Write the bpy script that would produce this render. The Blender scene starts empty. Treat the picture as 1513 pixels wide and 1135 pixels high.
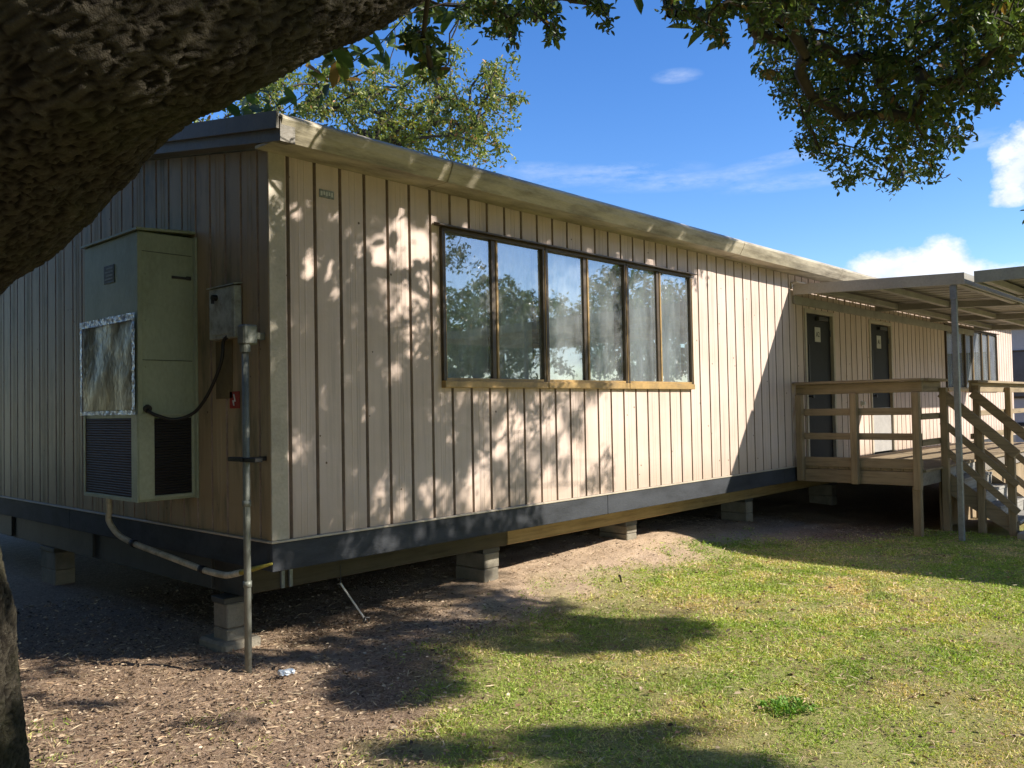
import bpy, math, random
import numpy as np
from mathutils import Vector, Matrix, noise as mnoise
random.seed(11); rng = np.random.default_rng(5)
scene = bpy.context.scene
col = scene.collection

# ------------------------------------------------------------------ camera
F, YAW, PITCH, ROLL = 1260.08, .7434, .0282, -.0186
W0, H0 = 1513., 1135.
CAM = np.array([-3.2458, -5.2653, .89])
_fw = np.array([math.cos(PITCH)*math.cos(YAW), math.cos(PITCH)*math.sin(YAW), math.sin(PITCH)])
_rt = np.array([math.sin(YAW), -math.cos(YAW), 0.]); _up = np.cross(_rt, _fw)
CR = _rt*math.cos(ROLL)+_up*math.sin(ROLL); CU = -_rt*math.sin(ROLL)+_up*math.cos(ROLL); CF = _fw
cam_d = bpy.data.cameras.new('camera'); cam = bpy.data.objects.new('camera', cam_d); col.objects.link(cam)
M = Matrix([[CR[i], CU[i], -CF[i]] for i in range(3)]).to_4x4(); M.translation = Vector(CAM)
cam.matrix_world = M
cam_d.sensor_width = 36; cam_d.lens = 36*F/W0; cam_d.clip_end = 2000; cam_d.clip_start = .05
scene.camera = cam

def project(P):
    d = np.atleast_2d(P)-CAM; z = d@CF; zz = np.where(z > .05, z, .05)
    u = W0/2+F*(d@CR)/zz; v = H0/2-F*(d@CU)/zz
    return u, v, z
def ray(x, y):
    d = CF*F+CR*(x-W0/2)-CU*(y-H0/2); return d/np.linalg.norm(d)
def at(x, y, ax, val):
    d = ray(x, y); return CAM+d*(val-CAM[ax])/d[ax]

SUN = np.array([.763, -1.418, 1.0])        # towards the sun, unnormalised

# ------------------------------------------------------------------ node helpers
def new_mat(name):
    m = bpy.data.materials.new(name); m.use_nodes = True
    nt = m.node_tree; nt.nodes.clear()
    out = nt.nodes.new('ShaderNodeOutputMaterial'); b = nt.nodes.new('ShaderNodeBsdfPrincipled')
    nt.links.new(b.outputs[0], out.inputs[0])
    return m, nt, b, out
def nd(nt, t, **kw):
    n = nt.nodes.new('ShaderNode'+t)
    for k, v in kw.items():
        if k.startswith('i_'):
            n.inputs[k[2:].replace('_', ' ')].default_value = v
        else: setattr(n, k, v)
    return n
def coords(nt, kind='Object', scale=(1, 1, 1)):
    tc = nd(nt, 'TexCoord'); mp = nd(nt, 'Mapping'); mp.inputs['Scale'].default_value = scale
    nt.links.new(tc.outputs[kind], mp.inputs[0]); return mp.outputs[0]
def noise(nt, vec, scale, detail=4, rough=.55):
    n = nd(nt, 'TexNoise'); n.inputs['Scale'].default_value = scale; n.inputs['Detail'].default_value = detail
    n.inputs['Roughness'].default_value = rough; nt.links.new(vec, n.inputs['Vector']); return n.outputs[0]
def ramp(nt, fac, stops):
    r = nd(nt, 'ValToRGB'); e = r.color_ramp.elements
    while len(e) < len(stops): e.new(.5)
    for el, (p, c) in zip(e, stops):
        el.position = p; el.color = (c[0], c[1], c[2], 1) if not isinstance(c, (int, float)) else (c, c, c, 1)
    nt.links.new(fac, r.inputs[0]); return r.outputs[0]
def mix(nt, fac, a, b, mode='MIX'):
    m = nd(nt, 'Mix', data_type='RGBA', blend_type=mode)
    for s, v in ((0, fac), (6, a), (7, b)):
        if isinstance(v, (int, float)): m.inputs[s].default_value = v
        elif isinstance(v, tuple): m.inputs[s].default_value = (*v, 1)
        else: nt.links.new(v, m.inputs[s])
    return m.outputs[2]
def bump(nt, b, h, dist=.005, strength=1.):
    n = nd(nt, 'Bump'); n.inputs['Distance'].default_value = dist; n.inputs['Strength'].default_value = strength
    nt.links.new(h, n.inputs['Height']); nt.links.new(n.outputs[0], b.inputs['Normal'])

def plain(name, c, rough=.6, metal=0., var=.25, scale=3., stretch=(1, 1, 1), bumpd=.002, c2=None, spec=.5, fine=40.):
    m, nt, b, o = new_mat(name)
    v = coords(nt, 'Object', stretch)
    n1 = noise(nt, v, scale, 6, .65); n2 = noise(nt, v, fine, 3, .6)
    dark = tuple(x*(1-var) for x in c) if c2 is None else c2; light = tuple(min(1, x*(1+var*.5)) for x in c)
    base = ramp(nt, n1, [(.3, dark), (.55, c), (.75, light)])
    base = mix(nt, .35, base, ramp(nt, n2, [(.3, .55), (.7, 1.)]), 'MULTIPLY')
    nt.links.new(base, b.inputs['Base Color'])
    b.inputs['Roughness'].default_value = rough; b.inputs['Metallic'].default_value = metal
    b.inputs['Specular IOR Level'].default_value = spec
    if bumpd: bump(nt, b, n2, bumpd)
    return m

def siding_mat(name, horiz, c):
    # painted steel: vertical runs of dirt, finer streaks, slight blotches
    m, nt, b, o = new_mat(name)
    v = coords(nt, 'Object', (1, 1, 1))
    vs = coords(nt, 'Object', (9, 9, .35))
    streak = noise(nt, vs, 1.6, 6, .7); blot = noise(nt, v, 1.1, 5, .6); fine = noise(nt, v, 60, 3, .6)
    vs2 = coords(nt, 'Object', (26, 26, .8)); st2 = noise(nt, vs2, 1.2, 4, .7)
    base = ramp(nt, streak, [(.25, tuple(x*.66 for x in c)), (.45, tuple(x*.93 for x in c)), (.7, c)])
    base = mix(nt, .55, base, ramp(nt, blot, [(.3, (.78, .74, .66)), (.6, (1, 1, 1))]), 'MULTIPLY')
    base = mix(nt, .16, base, ramp(nt, st2, [(.3, (.6, .55, .46)), (.5, (1, 1, 1))]), 'MULTIPLY')
    # rusty / algae splash zone low on the wall (a band of grime on the steel itself)
    sep = nd(nt, 'SeparateXYZ'); tc = nd(nt, 'TexCoord'); nt.links.new(tc.outputs['Object'], sep.inputs[0])
    lo = nd(nt, 'MapRange'); lo.inputs[1].default_value = .0; lo.inputs[2].default_value = .45 if not horiz else .32
    lo.inputs[3].default_value = 1; lo.inputs[4].default_value = 0; nt.links.new(sep.outputs[2], lo.inputs[0])
    mu = nd(nt, 'Math', operation='MULTIPLY'); nt.links.new(lo.outputs[0], mu.inputs[0]); nt.links.new(streak, mu.inputs[1])
    base = mix(nt, mu.outputs[0], base, (.26, .17, .08) if not horiz else (.36, .27, .19))
    sp = nd(nt, 'TexVoronoi'); sp.inputs['Scale'].default_value = 5.5; nt.links.new(v, sp.inputs['Vector'])
    spot = nd(nt, 'Math', operation='LESS_THAN'); spot.inputs[1].default_value = .055; nt.links.new(sp.outputs['Distance'], spot.inputs[0])
    base = mix(nt, spot.outputs[0], base, (.14, .09, .05))
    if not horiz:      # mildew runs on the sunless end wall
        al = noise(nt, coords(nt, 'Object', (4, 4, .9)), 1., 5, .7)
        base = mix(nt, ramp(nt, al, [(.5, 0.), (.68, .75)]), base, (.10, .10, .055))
    nt.links.new(base, b.inputs['Base Color'])
    b.inputs['Roughness'].default_value = .55; b.inputs['Specular IOR Level'].default_value = .35
    bump(nt, b, fine, .0008)
    return m

def wood_mat(name, c, axis, var=.4):
    m, nt, b, o = new_mat(name)
    s = [28, 28, 28]; s[axis] = 1.6
    v = coords(nt, 'Object', tuple(s)); g = noise(nt, v, 1., 6, .7); bl = noise(nt, coords(nt), 2.3, 4, .6)
    base = ramp(nt, g, [(.28, tuple(x*(1-var) for x in c)), (.5, c), (.75, tuple(x*1.25 for x in c))])
    base = mix(nt, .6, base, ramp(nt, bl, [(.3, (.62, .6, .55)), (.65, (1, 1, 1))]), 'MULTIPLY')
    nt.links.new(base, b.inputs['Base Color']); b.inputs['Roughness'].default_value = .8
    b.inputs['Specular IOR Level'].default_value = .2
    bump(nt, b, g, .004); return m

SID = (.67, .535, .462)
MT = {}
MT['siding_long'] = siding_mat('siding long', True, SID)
MT['siding_end'] = siding_mat('siding end', False, (.41, .315, .19))  # darker copy of the siding: grime plus the wall's shade in the colour
MT['groove'] = plain('darkened seam', (.42, .32, .25), .8, var=.4, scale=3)  # groove faces coloured darker: recess shade along with grime
MT['trim'] = plain('painted trim', (.52, .45, .35), .5, var=.3, scale=2)
MT['gutter'] = plain('weathered roof metal', (.52, .46, .34), .5, var=.5, scale=1.6, c2=(.2, .17, .12), stretch=(1, 3, 6), fine=22)
MT['rake'] = plain('rake metal', (.17, .145, .105), .5, var=.4, scale=1.5)
MT['roof'] = plain('roof sheet', (.33, .33, .32), .45, var=.3, scale=.7)
MT['skirt'] = plain('dark painted skirt board', (.050, .054, .062), .7, var=.45, scale=2.2, stretch=(.6, 1, 2), c2=(.022, .024, .027), spec=.25)
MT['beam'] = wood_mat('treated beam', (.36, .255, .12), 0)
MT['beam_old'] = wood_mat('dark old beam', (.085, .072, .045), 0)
MT['beam_end'] = plain('grey steel beam', (.07, .07, .062), .6, var=.4)
MT['deckwood_x'] = wood_mat('deck wood x', (.30, .235, .155), 0)
MT['deckwood_y'] = wood_mat('deck wood y', (.32, .25, .165), 1)
MT['deckwood_z'] = wood_mat('deck wood z', (.32, .245, .155), 2)
MT['deckgrey'] = wood_mat('grey weathered boards', (.26, .235, .21), 1)
MT['tread'] = wood_mat('grey treads', (.34, .33, .31), 0)
MT['concrete'] = plain('concrete block', (.27, .24, .185), .9, var=.35, scale=6, bumpd=.006, fine=60)
MT['slab'] = plain('concrete slab', (.46, .40, .31), .9, var=.3, scale=1.5, bumpd=.004)
MT['frame'] = plain('bronze window frame', (.085, .06, .034), .45, var=.5, scale=4)
MT['gold'] = plain('gold anodised frame', (.42, .27, .10), .45, var=.4, scale=5, c2=(.25, .17, .08))
MT['door'] = plain('dark door paint', (.013, .014, .018), .6, var=.3, spec=.25)
MT['sunpatch'] = plain('light kick plate', (.42, .40, .38), .5, var=.2)  # pale tone stands for sunlight on the lower door
MT['paper'] = plain('white paper', (.62, .62, .58), .8, var=.1)
MT['ink'] = plain('ink', (.02, .02, .02), .7, var=.1)
MT['greysign'] = plain('faded plate', (.30, .32, .30), .6, var=.5, scale=60, c2=(.12, .13, .12))
MT['canopy'] = plain('canopy fascia paint', (.36, .335, .28), .5, var=.2, scale=1.4)
MT['canopy_in'] = plain('canopy underside', (.30, .28, .245), .55, var=.35, scale=.8)
MT['purlin'] = plain('purlin', (.36, .335, .29), .5, var=.3)
MT['canopy_g'] = plain('grey green canopy fascia', (.29, .30, .265), .5, var=.25, scale=1.4)
MT['galv'] = plain('galvanised post', (.22, .24, .26), .42, metal=.45, var=.3, scale=5)
MT['conduit'] = plain('painted conduit', (.21, .22, .19), .5, metal=.2, var=.3, scale=8)
MT['hvac'] = plain('pale green cabinet', (.36, .41, .29), .5, var=.3, scale=1.6, stretch=(1, 1, .5), c2=(.24, .28, .18))
MT['hvac_trim'] = plain('pale green cabinet edge', (.42, .46, .33), .5, var=.2, scale=4)
MT['elec'] = plain('grey electrical box', (.46, .50, .45), .5, var=.35, scale=9, c2=(.22, .23, .19))
MT['black'] = plain('black rubber', (.012, .012, .012), .5, var=.1)
MT['darkmetal'] = plain('dark metal', (.05, .05, .05), .5, metal=.3, var=.3)
MT['red'] = plain('red sticker', (.30, .02, .015), .5, var=.2)
MT['white'] = plain('white plastic', (.7, .7, .66), .4, var=.1)
MT['pvc'] = plain('aged pvc pipe', (.55, .50, .38), .5, var=.35, scale=10, c2=(.28, .25, .17))
MT['yellow'] = plain('yellowed pipe end', (.40, .33, .05), .5, var=.4, scale=20)
MT['sand'] = plain('dirt lump', (.33, .24, .16), .95, var=.3, scale=8, bumpd=.01)
MT['farwall'] = plain('far white wall', (.55, .56, .58), .7, var=.15, scale=1)
MT['farglass'] = plain('far window', (.10, .12, .15), .15, var=.2)
MT['curtain'] = plain('pale blue grey blind', (.62, .72, .75), .8, var=.4, scale=1.3, stretch=(3, 1, .8))
MT['curtain2'] = plain('pale green blind', (.62, .68, .56), .8, var=.2, scale=3)
MT['room'] = plain('dark room', (.02, .022, .024), .9, var=.1)

def grille_mat(name, c, sx, sz):
    m, nt, b, o = new_mat(name)
    v = coords(nt); sep = nd(nt, 'SeparateXYZ'); nt.links.new(v, sep.inputs[0])
    w = nd(nt, 'TexWave', bands_direction='Z'); w.inputs['Scale'].default_value = sz; nt.links.new(v, w.inputs[0])
    n = noise(nt, v, 3, 4)
    base = mix(nt, w.outputs[1], tuple(x*.35 for x in c), c)
    base = mix(nt, .6, base, ramp(nt, n, [(.3, .45), (.7, 1.)]), 'MULTIPLY')
    nt.links.new(base, b.inputs['Base Color']); b.inputs['Roughness'].default_value = .6
    bump(nt, b, w.outputs[1], .006); return m
MT['grille'] = grille_mat('rusty brown grille', (.085, .045, .025), 1, 16)
MT['grille_dark'] = grille_mat('black grille', (.022, .02, .02), 1, 16)

def foil_mat():
    m, nt, b, o = new_mat('crumpled foil tape')
    v = coords(nt); n = noise(nt, v, 26, 5, .7)
    nt.links.new(ramp(nt, n, [(.3, (.45, .46, .42)), (.7, (.95, .95, .9))]), b.inputs['Base Color'])
    b.inputs['Metallic'].default_value = .85; b.inputs['Roughness'].default_value = .3
    bump(nt, b, n, .03); return m
MT['foil'] = foil_mat()
def film_mat():
    m, nt, b, o = new_mat('cloudy reflective sheet')
    v = coords(nt); n = noise(nt, v, 3.2, 4, .6); n2 = noise(nt, v, 18, 4)
    nt.links.new(ramp(nt, n, [(.38, (.05, .045, .03)), (.5, (.13, .12, .08)), (.62, (.34, .31, .20))]), b.inputs['Base Color'])
    b.inputs['Metallic'].default_value = .15; b.inputs['Roughness'].default_value = .38
    bump(nt, b, n, .02); return m
MT['film'] = film_mat()
def glass_mat(refl=.29):
    m, nt, b, o = new_mat('window glass'); nt.nodes.remove(b)
    tr = nd(nt, 'BsdfTransparent'); tr.inputs[0].default_value = (.93, .96, .97, 1)
    gl = nd(nt, 'BsdfGlossy'); gl.inputs['Roughness'].default_value = .015; gl.inputs[0].default_value = (.88, .92, .98, 1)
    fr = nd(nt, 'Fresnel'); fr.inputs[0].default_value = 1.5
    ad = nd(nt, 'Math', operation='ADD', use_clamp=True); ad.inputs[1].default_value = refl; nt.links.new(fr.outputs[0], ad.inputs[0])
    v = coords(nt); n = noise(nt, v, .9, 2); bp = nd(nt, 'Bump'); bp.inputs['Distance'].default_value = .0022; nt.links.new(n, bp.inputs['Height'])
    nt.links.new(bp.outputs[0], gl.inputs['Normal'])
    mx = nd(nt, 'MixShader'); nt.links.new(ad.outputs[0], mx.inputs[0]); nt.links.new(tr.outputs[0], mx.inputs[1]); nt.links.new(gl.outputs[0], mx.inputs[2])
    dd = nd(nt, 'BsdfDiffuse'); dd.inputs[0].default_value = (.62, .66, .68, 1); du = nd(nt, 'MixShader'); dn = ramp(nt, noise(nt, coords(nt, 'Object', (3, 3, 1.2)), 2.5, 5, .7), [(.3, .09), (.7, .22)])
    nt.links.new(dn, du.inputs[0]); nt.links.new(mx.outputs[0], du.inputs[1]); nt.links.new(dd.outputs[0], du.inputs[2])
    nt.links.new(du.outputs[0], o.inputs[0]); return m
MT['glass'] = glass_mat()
m_c, nt_c, b_c, o_c = new_mat('clear inner glass'); nt_c.nodes.remove(b_c); t_c = nd(nt_c, 'BsdfTransparent'); nt_c.links.new(t_c.outputs[0], o_c.inputs[0]); MT['clear'] = m_c

def leaf_mat(name, trans=.35, gloss=.4):
    m, nt, b, o = new_mat(name)
    a = nd(nt, 'VertexColor', layer_name='Col')
    nt.links.new(a.outputs[0], b.inputs['Base Color']); b.inputs['Roughness'].default_value = gloss
    b.inputs['Specular IOR Level'].default_value = .4
    t = nd(nt, 'BsdfTranslucent'); nt.links.new(mix(nt, 1., a.outputs[0], (1.3, 1.4, .6), 'MULTIPLY'), t.inputs[0])
    mx = nd(nt, 'MixShader'); mx.inputs[0].default_value = trans
    nt.links.new(b.outputs[0], mx.inputs[1]); nt.links.new(t.outputs[0], mx.inputs[2]); nt.links.new(mx.outputs[0], o.inputs[0])
    return m
MT['leaf'] = leaf_mat('leaf'); MT['blade'] = leaf_mat('grass blade', .3, .6); MT['litter'] = leaf_mat('dry litter', .1, .8)

def bark_mat():
    m, nt, b, o = new_mat('live oak bark')
    a = nd(nt, 'VertexColor', layer_name='Col')       # plate height of the bark
    v = coords(nt); n = noise(nt, v, 28, 6, .7); n2 = noise(nt, v, 2.2, 5, .6); n3 = noise(nt, v, 75, 4, .7)
    base = ramp(nt, a.outputs[0], [(.0, (.006, .004, .003)), (.4, (.026, .021, .015)), (1., (.090, .077, .056))])
    base = mix(nt, ramp(nt, n2, [(.45, 0.), (.68, .65)]), base, (.07, .075, .032))
    base = mix(nt, ramp(nt, n, [(.6, 0.), (.75, .35)]), base, (.20, .20, .16))
    base = mix(nt, .7, base, ramp(nt, n, [(.3, .45), (.7, 1.2)]), 'MULTIPLY')
    nt.links.new(base, b.inputs['Base Color']); b.inputs['Roughness'].default_value = .9
    b.inputs['Specular IOR Level'].default_value = .15
    bump(nt, b, mix(nt, .5, n, n3), .04); return m
MT['bark'] = bark_mat()
MT['twig'] = plain('twig bark', (.075, .06, .045), .9, var=.4, scale=10)

def ground_mat():
    m, nt, b, o = new_mat('ground')
    a = nd(nt, 'VertexColor', layer_name='Col')      # R: share of turf, G: share of pale sand
    sep = nd(nt, 'SeparateColor'); nt.links.new(a.outputs[0], sep.inputs[0])
    v = coords(nt); n = noise(nt, v, 9, 8, .7); n2 = noise(nt, v, 60, 5, .75); n3 = noise(nt, v, 1.3, 5, .6)
    soil = ramp(nt, n2, [(.3, (.11, .068, .045)), (.5, (.36, .25, .17)), (.72, (.62, .47, .34))])
    soil = mix(nt, .5, soil, ramp(nt, n, [(.3, .5), (.7, 1.15)]), 'MULTIPLY')
    sand = ramp(nt, n2, [(.3, (.36, .25, .16)), (.5, (.58, .43, .30)), (.75, (.74, .58, .42))])
    soil = mix(nt, sep.outputs[1], soil, sand)
    turf = ramp(nt, n2, [(.3, (.14, .14, .04)), (.5, (.34, .34, .12)), (.75, (.54, .47, .24))])
    turf = mix(nt, ramp(nt, n3, [(.42, 0.), (.6, .55)]), turf, (.30, .21, .11))
    base = mix(nt, sep.outputs[0], soil, turf)
    nt.links.new(base, b.inputs['Base Color']); b.inputs['Roughness'].default_value = .95
    b.inputs['Specular IOR Level'].default_value = .1
    bump(nt, b, mix(nt, .5, n, n2), .03); return m
MT['ground'] = ground_mat()

# ------------------------------------------------------------------ object helpers
def tag(o, label=None, cat=None, group=None, kind=None):
    if label: o['label'] = label
    if cat: o['category'] = cat
    if group: o['group'] = group
    if kind: o['kind'] = kind
    return o
def empty(name, loc, label, cat, group=None):
    o = bpy.data.objects.new(name, None); col.objects.link(o); o.location = loc; o.empty_display_size = .1
    return tag(o, label, cat, group)
def link(me, name, mat, parent=None):
    o = bpy.data.objects.new(name, me); col.objects.link(o)
    for m in (mat if isinstance(mat, (list, tuple)) else [mat]):
        if m is not None: me.materials.append(MT[m] if isinstance(m, str) else m)
    if parent is not None:
        o.parent = parent; o.matrix_parent_inverse = Matrix.Translation(-Vector(parent.location))
    return o

class MB:
    def __init__(s): s.v = []; s.f = []; s.m = []
    def add(s, vs, fs, mi=0):
        k = len(s.v); s.v += [tuple(map(float, p)) for p in vs]; s.f += [tuple(i+k for i in f) for f in fs]; s.m += [mi]*len(fs); return s
    def box(s, x0, x1, y0, y1, z0, z1, c=.0, mi=0):
        x0, x1 = sorted((x0, x1)); y0, y1 = sorted((y0, y1)); z0, z1 = sorted((z0, z1))
        c = min(c, (x1-x0)*.3, (y1-y0)*.3, (z1-z0)*.3)
        if c <= 0:
            vs = [(x, y, z) for x in (x0, x1) for y in (y0, y1) for z in (z0, z1)]
            return s.add(vs, [(0, 1, 3, 2), (4, 6, 7, 5), (0, 4, 5, 1), (2, 3, 7, 6), (0, 2, 6, 4), (1, 5, 7, 3)], mi)
        # chamfered box
        return s._chbox(lambda p: p, (x0, x1), (y0, y1), (z0, z1), c, mi)
    def _chbox(s, fn, X, Y, Z, c, mi=0):
        vs = []; idx = {}
        for ix in (0, 1):
            for iy in (0, 1):
                for iz in (0, 1):
                    x, y, z = X[ix], Y[iy], Z[iz]
                    dx, dy, dz = (c if ix == 0 else -c), (c if iy == 0 else -c), (c if iz == 0 else -c)
                    for a, p in (('x', (x, y+dy, z+dz)), ('y', (x+dx, y, z+dz)), ('z', (x+dx, y+dy, z))):
                        idx[(ix, iy, iz, a)] = len(vs); vs.append(fn(p))
        g = lambda *k: idx[k]
        fs = []
        for i in (0, 1):
            q = [(0, 0), (1, 0), (1, 1), (0, 1)]
            fs.append(tuple(g(i, a, b, 'x') for a, b in (q if i else q[::-1])))
            fs.append(tuple(g(a, i, b, 'y') for a, b in (q[::-1] if i else q)))
            fs.append(tuple(g(a, b, i, 'z') for a, b in (q if i else q[::-1])))
        for a in (0, 1):
            for b in (0, 1):
                fs.append((g(0, a, b, 'y'), g(1, a, b, 'y'), g(1, a, b, 'z'), g(0, a, b, 'z')))
                fs.append((g(a, 0, b, 'x'), g(a, 1, b, 'x'), g(a, 1, b, 'z'), g(a, 0, b, 'z')))
                fs.append((g(a, b, 0, 'x'), g(a, b, 1, 'x'), g(a, b, 1, 'y'), g(a, b, 0, 'y')))
                for d in (0, 1): fs.append((g(a, b, d, 'x'), g(a, b, d, 'y'), g(a, b, d, 'z')))
        return s.add(vs, fs, mi)
    def bar(s, a, b, w, h, up=(0, 0, 1), c=.004, mi=0):
        a = Vector(a); b = Vector(b); d = (b-a); L = d.length; d.normalize()
        side = d.cross(Vector(up)).normalized(); u = side.cross(d)
        return s._chbox(lambda p: tuple(a+d*p[0]+side*p[1]+u*p[2]), (0, L), (-w/2, w/2), (-h/2, h/2), min(c, w*.3, h*.3), mi)
    def tube(s, pts, r, n=12, cap=True, mi=0):
        pts = [Vector(p) for p in pts]; rr = r if isinstance(r, (list, tuple)) else [r]*len(pts)
        vs = []; fs = []; prev = None
        for i, p in enumerate(pts):
            t = (pts[min(i+1, len(pts)-1)]-pts[max(i-1, 0)]).normalized()
            if prev is None: prev = t.orthogonal().normalized()
            prev = (prev-t*prev.dot(t)).normalized(); q = t.cross(prev)
            for k in range(n):
                a = 2*math.pi*k/n; vs.append(tuple(p+(prev*math.cos(a)+q*math.sin(a))*rr[i]))
        for i in range(len(pts)-1):
            for k in range(n):
                fs.append((i*n+k, i*n+(k+1) % n, (i+1)*n+(k+1) % n, (i+1)*n+k))
        if cap: fs.append(tuple(range(n))[::-1]); fs.append(tuple((len(pts)-1)*n+k for k in range(n)))
        return s.add(vs, fs, mi)
    def prism(s, poly, lo, hi, plane='yz', mi=0):
        n = len(poly); put = {'yz': lambda a, b, t: (t, a, b), 'xz': lambda a, b, t: (a, t, b), 'xy': lambda a, b, t: (a, b, t)}[plane]
        vs = [put(a, b, lo) for a, b in poly]+[put(a, b, hi) for a, b in poly]
        fs = [tuple(range(n)), tuple(range(2*n-1, n-1, -1))]+[(i, n+i, n+(i+1) % n, (i+1) % n) for i in range(n)]
        return s.add(vs, fs, mi)
    def build(s, name, mat, parent=None, smooth=False):
        me = bpy.data.meshes.new(name); me.from_pydata(s.v, [], s.f); me.update()
        import bmesh
        bm = bmesh.new(); bm.from_mesh(me); bmesh.ops.recalc_face_normals(bm, faces=bm.faces); bm.to_mesh(me); bm.free()
        o = link(me, name, mat, parent)
        if len(set(s.m)) > 1: me.polygons.foreach_set('material_index', s.m)
        if smooth:
            me.polygons.foreach_set('use_smooth', [True]*len(me.polygons))
        return o
def one(name, mat, parent, *args, **kw): return MB().box(*args, **kw).build(name, mat, parent)
def np_mesh(name, verts, faces, cols=None, smooth=False):
    """faces: (n,k) int array; cols: per vertex RGB"""
    me = bpy.data.meshes.new(name); nv = len(verts); nf, k = faces.shape
    me.vertices.add(nv); me.vertices.foreach_set('co', verts.astype(np.float32).ravel())
    me.loops.add(nf*k); me.loops.foreach_set('vertex_index', faces.astype(np.int32).ravel())
    me.polygons.add(nf); me.polygons.foreach_set('loop_start', np.arange(0, nf*k, k, dtype=np.int32))
    me.polygons.foreach_set('loop_total', np.full(nf, k, dtype=np.int32))
    if smooth: me.polygons.foreach_set('use_smooth', np.ones(nf, dtype=bool))
    me.update(calc_edges=True)
    if cols is not None:
        ca = me.color_attributes.new('Col', 'FLOAT_COLOR', 'POINT')
        c4 = np.ones((nv, 4), np.float32); c4[:, :3] = cols; ca.data.foreach_set('color', c4.ravel())
    return me

# ------------------------------------------------------------------ ground
def ss(a, b, x): t = np.clip((x-a)/(b-a), 0, 1); return t*t*(3-2*t)
GBX = [-60, -4, -2, -.85, -.3, .7, 1.5, 2.66, 3.6, 5.7, 6.95, 8.6, 14, 60]
GBY = [-14, -4.6, -2.9, -1.9, -1.75, -.95, -.45, -.2, -.25, -.15, -.25, -1.4, -2.4, -2.4]
def grass_share(x, y):
    w = .5*np.sin(x*2.3+1.3*np.sin(y*1.9))+.35*np.sin(y*5.1+x*3.7)+.3*np.sin(x*9.1-y*4.3)
    return ss(-.5, .65, np.interp(x, GBX, GBY)-y+.22*w)
def ground_z(x, y):
    x = np.asarray(x, float); y = np.asarray(y, float)
    m = np.interp(x, [-2, 1.2, 2.6, 4.9, 6.6, 8.2, 12], [0, .0, .12, .235, .16, .1, .05])
    z = -.875+m*np.exp(-((y-.75)/.85)**2)*np.where(y > .75, np.maximum(.6, np.exp(-((y-.75)/3.)**2))/np.exp(-((y-.75)/.85)**2), 1)
    z = z+.05*np.exp(-(((x+.05)/.5)**2+((y+.15)/.22)**2))*0
    z = z+.045*np.exp(-(((x+.62)/.28)**2+((y+.75)/.16)**2))
    return z
def axis(lo, hi, st, far):
    a = list(np.arange(lo, hi, st)); b = []; d = st; p = lo
    while p > -far: d *= 1.25; p -= d; b.append(p)
    c = []; d = st; p = a[-1]
    while p < far: d *= 1.25; p += d; c.append(p)
    return np.array(b[::-1]+a+c)
gx = axis(-3.2, 9.5, .035, 600); gy = axis(-5.6, 2., .035, 600)
GX, GY = np.meshgrid(gx, gy); gz = ground_z(GX, GY).ravel()
nz = np.array([mnoise.fractal(Vector((x*3.1, y*3.1, 0)), .7, 2., 5) if (-4 < x < 11 and -7 < y < 3) else 0. for x, y in zip(GX.ravel(), GY.ravel())])
gsh = grass_share(GX.ravel(), GY.ravel()); n2 = np.array([mnoise.noise(Vector((x*2.2, y*2.2, 5.))) if (-4 < x < 11 and -7 < y < 3) else 0. for x, y in zip(GX.ravel(), GY.ravel())])
gz = gz+nz*(.008+.010*(1-gsh))
gv = np.stack([GX.ravel(), GY.ravel(), gz], 1)
ny_, nx_ = GX.shape; ii = (np.arange(ny_-1)[:, None]*nx_+np.arange(nx_-1)[None]).ravel()
gf = np.stack([ii, ii+1, ii+nx_+1, ii+nx_], 1)
turf = np.clip(gsh+n2*.5*(gsh > .02)*(gsh < .98), 0, 1)
sand = np.interp(gv[:, 0], [-.5, .3, 1.0, 2.2, 6.5, 8], [0, .35, .35, .9, 1, .35])*ss(-.75, -.35, gv[:, 1])*(1-ss(1.2, 2.2, gv[:, 1]))
gc = np.stack([turf, np.clip(sand+n2*.3*(sand > .05), 0, 1), gv[:, 0]*0], 1)
go = link(np_mesh('ground', gv, gf, gc, True), 'ground', 'ground'); tag(go, kind='structure')

def gzf(x, y): return ground_z(x, y)

# ------------------------------------------------------------------ leaves, blades
def quads_from(P, axis_, nrm, L, Wd, cols, name, mat, parent=None, fold=.25):
    """leaf-shaped: 6-vertex blade (2 quads folded on the midrib)"""
    n = len(P); side = np.cross(nrm, axis_); side /= np.linalg.norm(side, axis=1)[:, None]+1e-9
    L = L[:, None]; Wd = Wd[:, None]
    b = P; t = P+axis_*L; m1 = P+axis_*L*.35; m2 = P+axis_*L*.72
    up = nrm*Wd*fold
    v = np.stack([b, m1+side*Wd*.5+up, m2+side*Wd*.42+up, t, m2-side*Wd*.42+up, m1-side*Wd*.5+up], 1).reshape(-1, 3)
    k = np.arange(n)[:, None]*6
    f = np.concatenate([k+np.array([[0, 1, 2, 3]]), k+np.array([[0, 3, 4, 5]])], 0)
    c = np.repeat(cols, 6, 0)
    return link(np_mesh(name, v, f, c), name, mat, parent)
def rand_dirs(n):
    v = rng.normal(size=(n, 3)); return v/np.linalg.norm(v, axis=1)[:, None]

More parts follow.
